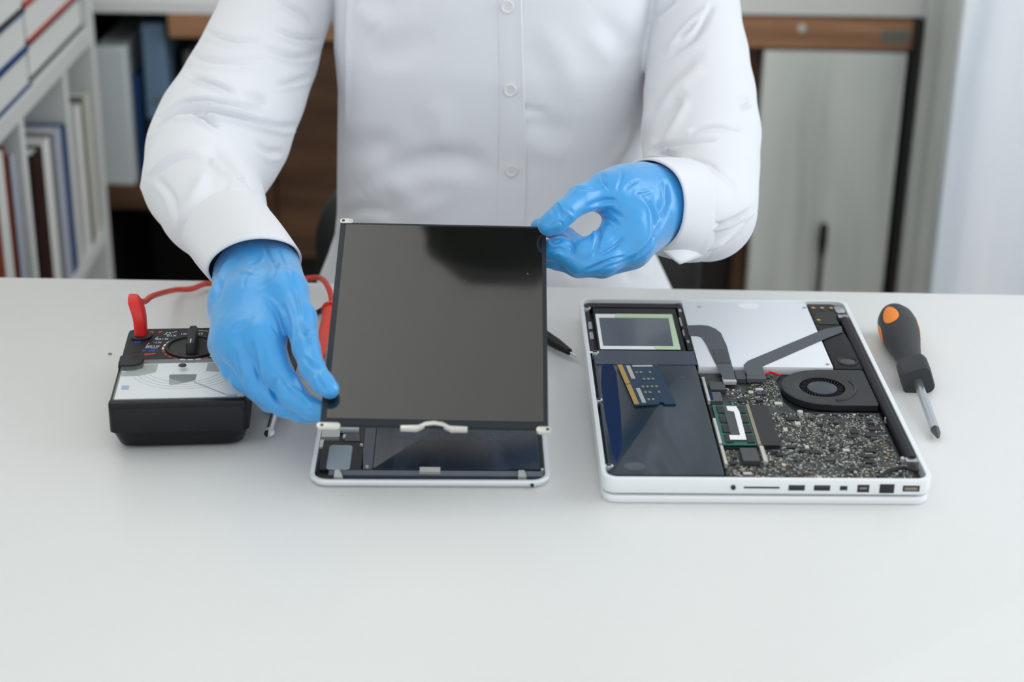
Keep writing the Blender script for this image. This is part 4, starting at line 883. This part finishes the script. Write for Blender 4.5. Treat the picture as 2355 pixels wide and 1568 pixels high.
bf.ellipsoid((-0.01, 1.62, 0.20), (0.122, 0.085, 0.19), 0.03); bf.ellipsoid((-0.01, 1.63, 0.02), (0.126, 0.090, 0.16), 0.03); bf.ellipsoid((-0.008, 1.66, -0.17), (0.165, 0.115, 0.11), 0.03)
bf.cone(SHL, SHR, 0.045, 0.045, 0.03)
bf.cone((-0.005, 1.61, 0.32), (0.004, 1.555, 0.455), 0.050, 0.046, 0.02)
for S_, E_, W_, H, SL_ in ((SHL, ELL, WRL, LH, SLV_L), (SHR, ELR, WRR, RH, SLV_R)):
    bf.chain([(S_, 0.044)] + [(QR(*q)[0], 0.030 - 0.0006 * i) for i, q in enumerate(SL_[:-2])], 0.02); bf.chain([(E_, 0.032), (E_ * 0.6 + W_ * 0.4, 0.027), (W_, 0.015)], 0.01)
    hd_ = [QR(*q) for q in H['wrist'][::-1]]; bf.chain([(p, r * 0.7) for p, r in hd_], 0.006)
    for c in H['palm']: bf.chain([(p, max(r - 0.0055, 0.004)) for p, r in (QR(*q) for q in c)], 0.004)
    for fn in ('thumb', 'index', 'middle', 'ring', 'pinky'): bf.chain([(p, max(r - 0.0025, 0.004)) for p, r in (QR(*q) for q in H[fn])], 0.002)
for sx in (-1, 1):
    bf.chain([(np.array((sx * 0.085, 1.68, -0.215)), 0.085), (np.array((sx * 0.115, 1.30, -0.205)), 0.058)], 0.03)
    bf.chain([(np.array((sx * 0.115, 1.30, -0.215)), 0.056), (np.array((sx * 0.118, 1.36, -0.42)), 0.052), (np.array((sx * 0.12, 1.36, FL + 0.09)), 0.036)], 0.02)
    bf.chain([(np.array((sx * 0.12, 1.37, FL + 0.05)), 0.034), (np.array((sx * 0.13, 1.22, FL + 0.035)), 0.026)], 0.015)
# head, looking down at the work
tilt = math.radians(50)
RX = np.array(Matrix.Rotation(tilt, 3, 'X')); Rl = RX @ np.array(Matrix.Rotation(0.12, 3, 'Z'))
def hp(x, y, z): return np.array(HC) + RX @ np.array((x, y, z))      # head frame: face towards -y, crown +z
bf.ellipsoid(hp(0, 0.005, 0.025), (0.074, 0.094, 0.088), 0.02, RX.T); bf.ellipsoid(hp(0, -0.022, -0.045), (0.056, 0.066, 0.068), 0.03, RX.T)
bf.ellipsoid(hp(0, -0.064, -0.092), (0.024, 0.018, 0.016), 0.02, RX.T)
bf.chain([(hp(0, -0.088, 0.006), 0.008), (hp(0, -0.108, -0.030), 0.011)], 0.012)
for sx in (-1, 1):
    bf.ellipsoid(hp(sx * 0.012, -0.098, -0.034), (0.008, 0.010, 0.007), 0.006, RX.T); bf.ellipsoid(hp(sx * 0.074, 0.012, -0.014), (0.009, 0.018, 0.031), 0.006, RX.T)
    bf.ellipsoid(hp(sx * 0.030, -0.086, 0.022), (0.022, 0.010, 0.007), 0.012, RX.T); bf.ellipsoid(hp(sx * 0.042, -0.066, -0.036), (0.022, 0.018, 0.020), 0.02, RX.T)
bf.ellipsoid(hp(0, -0.087, -0.062), (0.022, 0.010, 0.006), 0.004, RX.T); bf.ellipsoid(hp(0, -0.085, -0.071), (0.018, 0.010, 0.006), 0.004, RX.T)
V, Fc = bf.mesh(); body = into(mesh_obj('body', relax(V, Fc, 3), Fc, M_skin))
def ball(name, c, r, m, parent):
    b_ = bmesh.new(); bmesh.ops.create_uvsphere(b_, u_segments=20, v_segments=12, radius=1.0); me = bpy.data.meshes.new(name); b_.to_mesh(me); b_.free(); me.materials.append(m)
    me.polygons.foreach_set('use_smooth', [True] * len(me.polygons)); o = bpy.data.objects.new(name, me); COL.objects.link(o); o.parent = parent
    o.matrix_local = Matrix.Translation(Vector(c)) @ Matrix(RX.tolist()).to_4x4() @ Matrix.Diagonal((*r, 1)); return o
for sx in (-1, 1):
    ball('eye', hp(sx * 0.030, -0.0795, 0.004), (0.013, 0.011, 0.0085), M_eye, body)
    ball('iris', hp(sx * 0.030, -0.0895, 0.002), (0.0052, 0.0022, 0.0052), M_iris, body)
ball('lips', hp(0, -0.0935, -0.0665), (0.019, 0.006, 0.0075), M_lip, body)
hf = Field(np.array(HC) - 0.19, np.array(HC) + 0.19, 0.0032)
hf.ellipsoid(hp(0, 0.014, 0.036), (0.094, 0.103, 0.097), 0.01, RX.T); hf.ellipsoid(hp(0, 0.060, -0.030), (0.070, 0.058, 0.078), 0.03, RX.T)
for i in range(23):
    a = -1.05 + 2.1 * i / 22; x = 0.078 * math.sin(a); fy_ = -0.072 * math.cos(a)
    hf.chain([(hp(x * 0.5, 0.0, 0.122), 0.014), (hp(x * 0.95, fy_ * 0.9, 0.088), 0.013), (hp(x * 1.04, fy_ * 1.28, 0.042 - 0.012 * (i % 3)), 0.008), (hp(x * 1.08 + 0.006, fy_ * 1.38, 0.026 - 0.009 * (i % 3)), 0.0035)], 0.006)
for sx in (-1, 1):
    for j in range(5): hf.chain([(hp(sx * 0.080, 0.0 + 0.018 * j, 0.05), 0.016), (hp(sx * 0.086, 0.004 + 0.018 * j, -0.012 - 0.004 * j), 0.009), (hp(sx * 0.082, 0.01 + 0.018 * j, -0.04 - 0.006 * j), 0.003)], 0.008)
V, Fc = hf.mesh(); into(mesh_obj('hair', relax(V, Fc, 1), Fc, M_hair))

# shirt: body of the shirt and both sleeves as one cloth, cuffs, placket and buttons sewn on
shf = Field((-0.45, 1.25, -0.17), (0.33, 1.80, 0.40), 0.0025)
rows_t = [(-240, 800, 1478), (-160, 776, 1500), (-100, 773, 1503), (0, 772, 1501), (100, 770, 1497), (200, 780, 1491), (300, 779, 1482), (400, 778, 1474), (480, 778, 1478), (540, 772, 1492), (600, 752, 1516), (665, 726, 1547), (760, 690, 1590), (900, 660, 1615)]
YC = 1.605
zs, xl, xr = [], [], []
for py, a, b in rows_t:
    p, q = atY(a, py, YC), atY(b, py, YC); zs.append((p.z + q.z) / 2); xl.append(p.x); xr.append(q.x)
zs, xl, xr = np.array(zs)[::-1], np.array(xl)[::-1], np.array(xr)[::-1]
sl, g = shf.sub((-9, -9, -9), (9, 9, 9)); zz = g[2].ravel()
cx = np.interp(zz, zs, (xl + xr) / 2); hw = np.interp(zz, zs, (xr - xl) / 2)
hd2 = np.interp(zz, [-0.16, -0.06, 0.02, 0.10, 0.18, 0.26, 0.34], [0.125, 0.118, 0.108, 0.104, 0.108, 0.102, 0.075])
top = np.clip((zz - 0.26) / 0.10, 0, 1); hw = hw * (1 - 0.62 * top ** 1.5); hd2 = hd2 * (1 - 0.30 * top ** 2)
ex = 2.5
u = np.abs((g[0] - cx[None, None, :]) / hw[None, None, :]); v = np.abs((g[1] - YC) / hd2[None, None, :])
shf.D = (((u ** ex + v ** ex) ** (1 / ex) - 1) * np.minimum(hw, hd2)[None, None, :]).astype(np.float32)
shf.D = np.maximum(shf.D, (g[2] - 0.365)); shf.D = np.maximum(shf.D, (-0.135 - g[2])).astype(np.float32)
shf.cone(SHL, SHR, 0.055, 0.055, 0.03); shf.cone((-0.01, 1.61, 0.30), (0.0, 1.60, 0.36), 0.075, 0.062, 0.03)
for S_ in (SLV_L, SLV_R):
    g2 = Field((-0.45, 1.25, -0.17), (0.33, 1.80, 0.40), 0.0025); g2.chain([(SHL if S_ is SLV_L else SHR, 0.056)] + [QR(*q) for q in S_], 0.012)
    if S_ is SLV_L: g2.cone(QR(420, 445, 78, 1.495)[0], QR(329, 429, 8, 1.495)[0], 78 * 1.5 / F_PX, 7 * 1.5 / F_PX, 0.006)
    k = 0.0025; q = np.clip(0.5 + 0.5 * (shf.D - g2.D) / k, 0, 1); shf.D = (shf.D * (1 - q) + g2.D * q - k * q * (1 - q)).astype(np.float32)
V, Fc = shf.mesh(); V = relax(V, Fc, 6)
SF = [ # left sleeve
 ([(350, 282), (420, 232), (500, 232), (600, 258)], 9, -0.0040), ([(345, 300), (430, 252), (520, 262), (640, 290), (690, 288)], 10, -0.0045), ([(400, 268), (450, 262), (500, 292)], 8, -0.0035), ([(440, 172), (490, 190), (540, 212)], 8, -0.0030), ([(560, 216), (600, 226), (610, 238)], 12, -0.0030), ([(640, 196), (680, 186), (712, 176)], 9, -0.0030),
 ([(468, 70), (530, 90), (600, 92)], 10, -0.0022), ([(412, 120), (500, 140), (600, 138)], 12, -0.0022), ([(640, 70), (690, 86), (740, 90)], 9, -0.0030), ([(610, 110), (680, 130), (735, 120)], 10, -0.0030), ([(640, 0), (690, 26), (720, 50)], 8, -0.0022),
 ([(480, 350), (500, 352), (545, 390), (560, 412)], 14, -0.0050), ([(530, 385), (550, 412), (600, 450)], 8, -0.0030), ([(345, 398), (400, 358), (470, 342)], 8, 0.0022), ([(410, 520), (440, 470), (470, 400)], 16, 0.0030), ([(480, 470), (500, 440), (530, 430)], 14, -0.0030), ([(425, 520), (480, 492), (540, 476)], 7, -0.0016), ([(360, 410), (395, 450), (410, 510)], 12, -0.0014), ([(590, 330), (620, 350), (650, 350)], 12, -0.0020),
 # right sleeve
 ([(1640, 10), (1600, 80), (1530, 130)], 10, -0.0030), ([(1530, 130), (1570, 70), (1620, 20)], 9, 0.0016), ([(1500, 40), (1530, 20), (1550, 0)], 8, -0.0026), ([(1490, 250), (1540, 180), (1600, 130)], 16, -0.0030), ([(1500, 330), (1540, 260), (1560, 220)], 14, -0.0040), ([(1590, 300), (1640, 290), (1700, 297)], 8, -0.0030), ([(1490, 345), (1560, 330), (1640, 320)], 9, -0.0028), ([(1490, 352), (1530, 352), (1560, 358)], 8, -0.0030), ([(1545, 372), (1600, 370), (1640, 378)], 6, -0.0026), ([(1635, 378), (1660, 400), (1695, 432)], 6, -0.0030), ([(1590, 392), (1610, 420), (1632, 445)], 6, 0.0020), ([(1590, 524), (1660, 516), (1735, 480)], 5, -0.0034), ([(1610, 580), (1680, 545), (1730, 490)], 8, 0.0020), ([(1700, 215), (1726, 236), (1700, 250)], 7, -0.0026), ([(1660, 560), (1700, 530), (1728, 500)], 5, -0.0016),
 'front',
 # front of the shirt
 ([(860, 420), (960, 372), (1060, 364), (1110, 385)], 26, -0.0050), ([(790, 350), (860, 330), (910, 345)], 30, -0.0040), ([(840, 450), (900, 420), (960, 470)], 30, 0.0040), ([(1000, 80), (920, 120), (850, 130)], 34, -0.0030), ([(870, 60), (850, 40), (830, 10)], 26, 0.0030), ([(1380, 40), (1430, 90), (1450, 130)], 26, -0.0040), ([(1220, 260), (1260, 290), (1320, 310)], 30, -0.0030), ([(1480, 300), (1460, 350), (1430, 390)], 14, -0.0050), ([(806, -60), (802, 60), (800, 170), (796, 300)], 6, 0.0028), ([(786, -40), (785, 60), (782, 140)], 8, -0.0030), ([(1240, 60), (1300, 140), (1330, 240)], 30, 0.0020), ([(1000, 230), (1020, 300), (1010, 350)], 30, 0.0024), ([(1080, 430), (1000, 470), (900, 500)], 26, 0.0020), ([(1330, 640), (1300, 600), (1280, 560)], 12, -0.0024), ([(1450, 650), (1440, 610), (1436, 560)], 14, -0.0026), ([(1500, 660), (1496, 600), (1490, 560)], 12, 0.0024), ([(1180, 225), (1210, 250), (1260, 258)], 10, -0.0014), ([(790, 505), (830, 480), (900, 490)], 12, -0.0024)]
cut_ = SF.index('front')
V = crease(V, Fc, [(p_, w_ * 0.62 if w_ < 13 else w_ * 0.85, a_ * (1.9 if w_ < 13 else 1.4)) for p_, w_, a_ in SF[:cut_]] + SF[cut_ + 1:])
shirt = into(mesh_obj('shirt', V, Fc, M_shirt))
shirt['label'] = 'white button-up shirt'
bvh = BVHTree.FromPolygons([tuple(p) for p in V], [tuple(int(i) for i in q) for q in Fc])
def on_shirt(px, py):
    h_ = bvh.ray_cast(EYE, ray(px, py).normalized()); return h_[0], h_[1]
def on_front(px, py):
    p, n = on_shirt(px, py); return p, n
# placket strip down the front
pys = list(range(-150, 690, 12)); rings = []
def pl_x(py): return np.interp(py, [-150, 0, 250, 400, 520, 700], [1140, 1145, 1148, 1146, 1142, 1138]), np.interp(py, [-150, 0, 120, 300, 420, 560, 700], [1196, 1201, 1204, 1210, 1212, 1206, 1202])
for py in pys:
    a, b = pl_x(py); cols = [a, a + 6, (a + b) / 2, b - 10, b - 3, b]; offs = [0.0002, 0.0009, 0.0011, 0.0014, 0.0021, 0.0002]; r_ = []
    for c, o_ in zip(cols, offs):
        p, n = on_shirt(float(c), py); r_.append(p + Vector((0, -1, 0.15)) * o_)
    rings.append(r_)
for _ in range(3):
    rings = [rings[0]] + [[(rings[i - 1][j] + rings[i][j] * 2 + rings[i + 1][j]) / 4 for j in range(6)] for i in range(1, len(rings) - 1)] + [rings[-1]]
plk = MB().loft(rings, cap=False, closed=False).build('placket', M_shirt, None, 60); plk.parent = shirt
for px, py in ((1163, -165), (1167, 15), (1173, 206), (1176, 391), (1174, 585)):
    p, n = on_shirt(px, py); n = (n + Vector((0, -0.5, 0))).normalized(); 
    if n.y > 0: n = -n
    M4 = Matrix.Translation(p + Vector((0, -1, 0.15)) * 0.0012) @ n.to_track_quat('Z', 'Y').to_matrix().to_4x4()
    bt_ = MB().loft([[(x, y, z) for x, y in circ(0, 0, r, 28)] for r, z in ((0.0054, 0), (0.0058, 0.0006), (0.0058, 0.0014), (0.0052, 0.0021), (0.0044, 0.0021), (0.0038, 0.0014), (0.0005, 0.0014))]).build('button', M_button, shirt, 40); bt_.matrix_local = M4
    for ax_, ay_ in ((-1, -1), (1, -1), (1, 1), (-1, 1)):
        MB().prism(circ(0.0012 * ax_, 0.0012 * ay_, 0.00055, 10), 0.0012, 0.00155).build('button_hole', M_thread, bt_)
# cuffs
def vecpx(px, py, dep, ax, ay, dd): return Q(px + ax, py + ay, dep + dd) - Q(px, py, dep)
def cuff(r0, r1, amp, ph, flap=None):
    N = 72; rings = []; st = 16
    (c0, A0, B0), (c1, A1, B1) = r0, r1
    for i in range(st + 1):
        t = i / st; c = c0.lerp(c1, t); A = A0.lerp(A1, t); B = B0.lerp(B1, t); sc_ = 1 + 0.05 * math.sin(t * PI) + (0.02 if 0.18 < t < 0.26 else 0)
        rings.append([c + (A * math.cos(a) + B * math.sin(a)) * sc_ * (1 + amp * math.sin(3 * a + ph) * (0.4 + 0.6 * t) + amp * 0.6 * math.sin(5 * a - ph * 2 + t)) for a in [2 * PI * k / N for k in range(N)]])
    if flap is not None:
        for i in range(len(rings)):
            for k in range(N): d_ = min(k, N - k) / N * 2 * PI; rings[i][k] = rings[i][k] + flap * (math.exp(-(d_ / 0.55) ** 2) * (i / st) ** 1.5)
    rings.insert(0, [c0 + (p - c0) * 0.7 for p in rings[0]])
    o = MB().loft(rings, cap=False).build('cuff', M_shirt, None, 70); o.parent = shirt
    m = o.modifiers.new('cloth', 'SOLIDIFY'); m.thickness = 0.0018; m.offset = 1
    return o
L0 = (Q(508, 508, 1.445), vecpx(508, 508, 1.445, 80, -51, 0.0), vecpx(508, 508, 1.445, -40, -61, -0.017))
L1 = (Q(585, 612, 1.335), vecpx(585, 612, 1.335, 103, -20, 0.0), vecpx(585, 612, 1.335, -15, -60, -0.022))
R0 = (Q(1602, 486, 1.452), vecpx(1602, 486, 1.452, 6, 112, 0.0), vecpx(1602, 486, 1.452, 46, -10, -0.036))
R1 = (Q(1492, 470, 1.392), vecpx(1492, 470, 1.392, 20, 100, 0.0), vecpx(1492, 470, 1.392, 80, -20, -0.020))
cuff(L0, L1, 0.012, 0.6); cuff(R0, R1, 0.018, 1.4)
fl_ = [[(1498, 556, 1.395), (1545, 536, 1.397), (1592, 515, 1.414)], [(1528, 582, 1.393), (1564, 565, 1.395), (1604, 548, 1.416)], [(1563, 608, 1.398), (1586, 600, 1.402), (1616, 588, 1.428)]]
fo = MB().loft([[Q(*q) for q in r_] for r_ in fl_], cap=False, closed=False).build('cuff_flap', M_shirt, None, 70); fo.parent = shirt
sb2 = fo.modifiers.new('smooth', 'SUBSURF'); sb2.levels = 2; sb2.render_levels = 2; sb2.boundary_smooth = 'PRESERVE_CORNERS'; sb2 = fo.modifiers.new('cloth', 'SOLIDIFY'); sb2.thickness = 0.0018; sb2.offset = 0
# collar, trousers, shoes (out of the picture, under and above it)
cr_ = []
for r, z in ((0.066, 0.335), (0.062, 0.375), (0.070, 0.372), (0.082, 0.335)): cr_.append([(r * math.cos(a) - 0.003, 1.60 + r * 0.95 * math.sin(a) + (0.375 - z) * 0.2, z + 0.012 * math.sin(a)) for a in [2 * PI * k / 40 for k in range(40)]])
MB().loft(cr_, cap=False).build('collar', M_shirt, shirt, 60)
tf = Field((-0.24, 1.20, FL + 0.02), (0.24, 1.84, -0.10), 0.006)
tf.ellipsoid((-0.008, 1.66, -0.19), (0.178, 0.128, 0.105), 0.03)
for sx in (-1, 1):
    tf.chain([(np.array((sx * 0.085, 1.68, -0.220)), 0.092), (np.array((sx * 0.115, 1.30, -0.21)), 0.066)], 0.03)
    tf.chain([(np.array((sx * 0.115, 1.30, -0.22)), 0.065), (np.array((sx * 0.118, 1.36, -0.42)), 0.062), (np.array((sx * 0.12, 1.365, FL + 0.12)), 0.056)], 0.02)
V, Fc = tf.mesh(); into(mesh_obj('trousers', relax(V, Fc, 2), Fc, M_trouser))
for sx in (-1, 1):
    ff = Field((sx * 0.125 - 0.07, 1.10, FL), (sx * 0.125 + 0.07, 1.46, FL + 0.15), 0.004)
    ff.chain([(np.array((sx * 0.12, 1.39, FL + 0.052)), 0.046), (np.array((sx * 0.125, 1.28, FL + 0.046)), 0.043), (np.array((sx * 0.13, 1.19, FL + 0.038)), 0.036)], 0.02)
    sl_, g_ = ff.sub((-9, -9, -9), (9, 9, 9)); ff.D = np.maximum(ff.D, FL + 0.003 - g_[2]).astype(np.float32); ff.D[:, :, 0] = 1.0
    V, Fc = ff.mesh(); into(mesh_obj('shoe', relax(V, Fc, 1), Fc, M_shoe))

# ------------------------------------------------------------------ chair
ch = thing('office_chair', 'black office chair whose rounded back shows beside the person in white', 'chair', (0, 1.76, FL))
czt = atY(850, 395, 1.87).z - FL; cxl = atY(733, 520, 1.87).x
MB().loft([[(x, y + 1.87 - 1.76 + 0.03 * (1 - (x / 0.21) ** 2) - 0.02, z + 0) for x, z in rrect(cxl + i, 0.46 + i, -cxl - 0.01 - i, czt - i, 0.07 - i, 8)] for i, y in ((0.008, -0.022), (0, -0.014), (0, 0.014), (0.008, 0.022))]).build('backrest', M_black, ch, 60)
MB().prism(rrect(-0.22, -0.24, 0.22, 0.20, 0.05), 0.375, 0.424, 0.012).build('seat', M_black, ch)
MB().tube([(0, 0.185, 0.40), (0, 0.20, 0.48), (0, 0.14, 0.62)], 0.016, 12).build('back_support', M_black, ch)
MB().tube([(0, 0, 0.09), (0, 0, 0.386)], 0.025, 16).build('gas_column', M_steel, ch)
for k in range(5):
    a = 2 * PI * k / 5 + 0.3; lg = MB().tube([(0.0, 0.0, 0.10), (0.27 * math.cos(a), 0.27 * math.sin(a), 0.068)], [0.022, 0.014], 12).build('base_leg', M_black, ch)
    MB().tube([(0.27 * math.cos(a) - 0.012 * math.sin(a), 0.27 * math.sin(a) + 0.012 * math.cos(a), 0.027), (0.27 * math.cos(a) + 0.012 * math.sin(a), 0.27 * math.sin(a) - 0.012 * math.cos(a), 0.027)], 0.026, 16).build('castor', M_black, lg)
    MB().tube([(0.27 * math.cos(a), 0.27 * math.sin(a), 0.05), (0.27 * math.cos(a), 0.27 * math.sin(a), 0.072)], 0.006, 8).build('castor_pin', M_steel, lg)
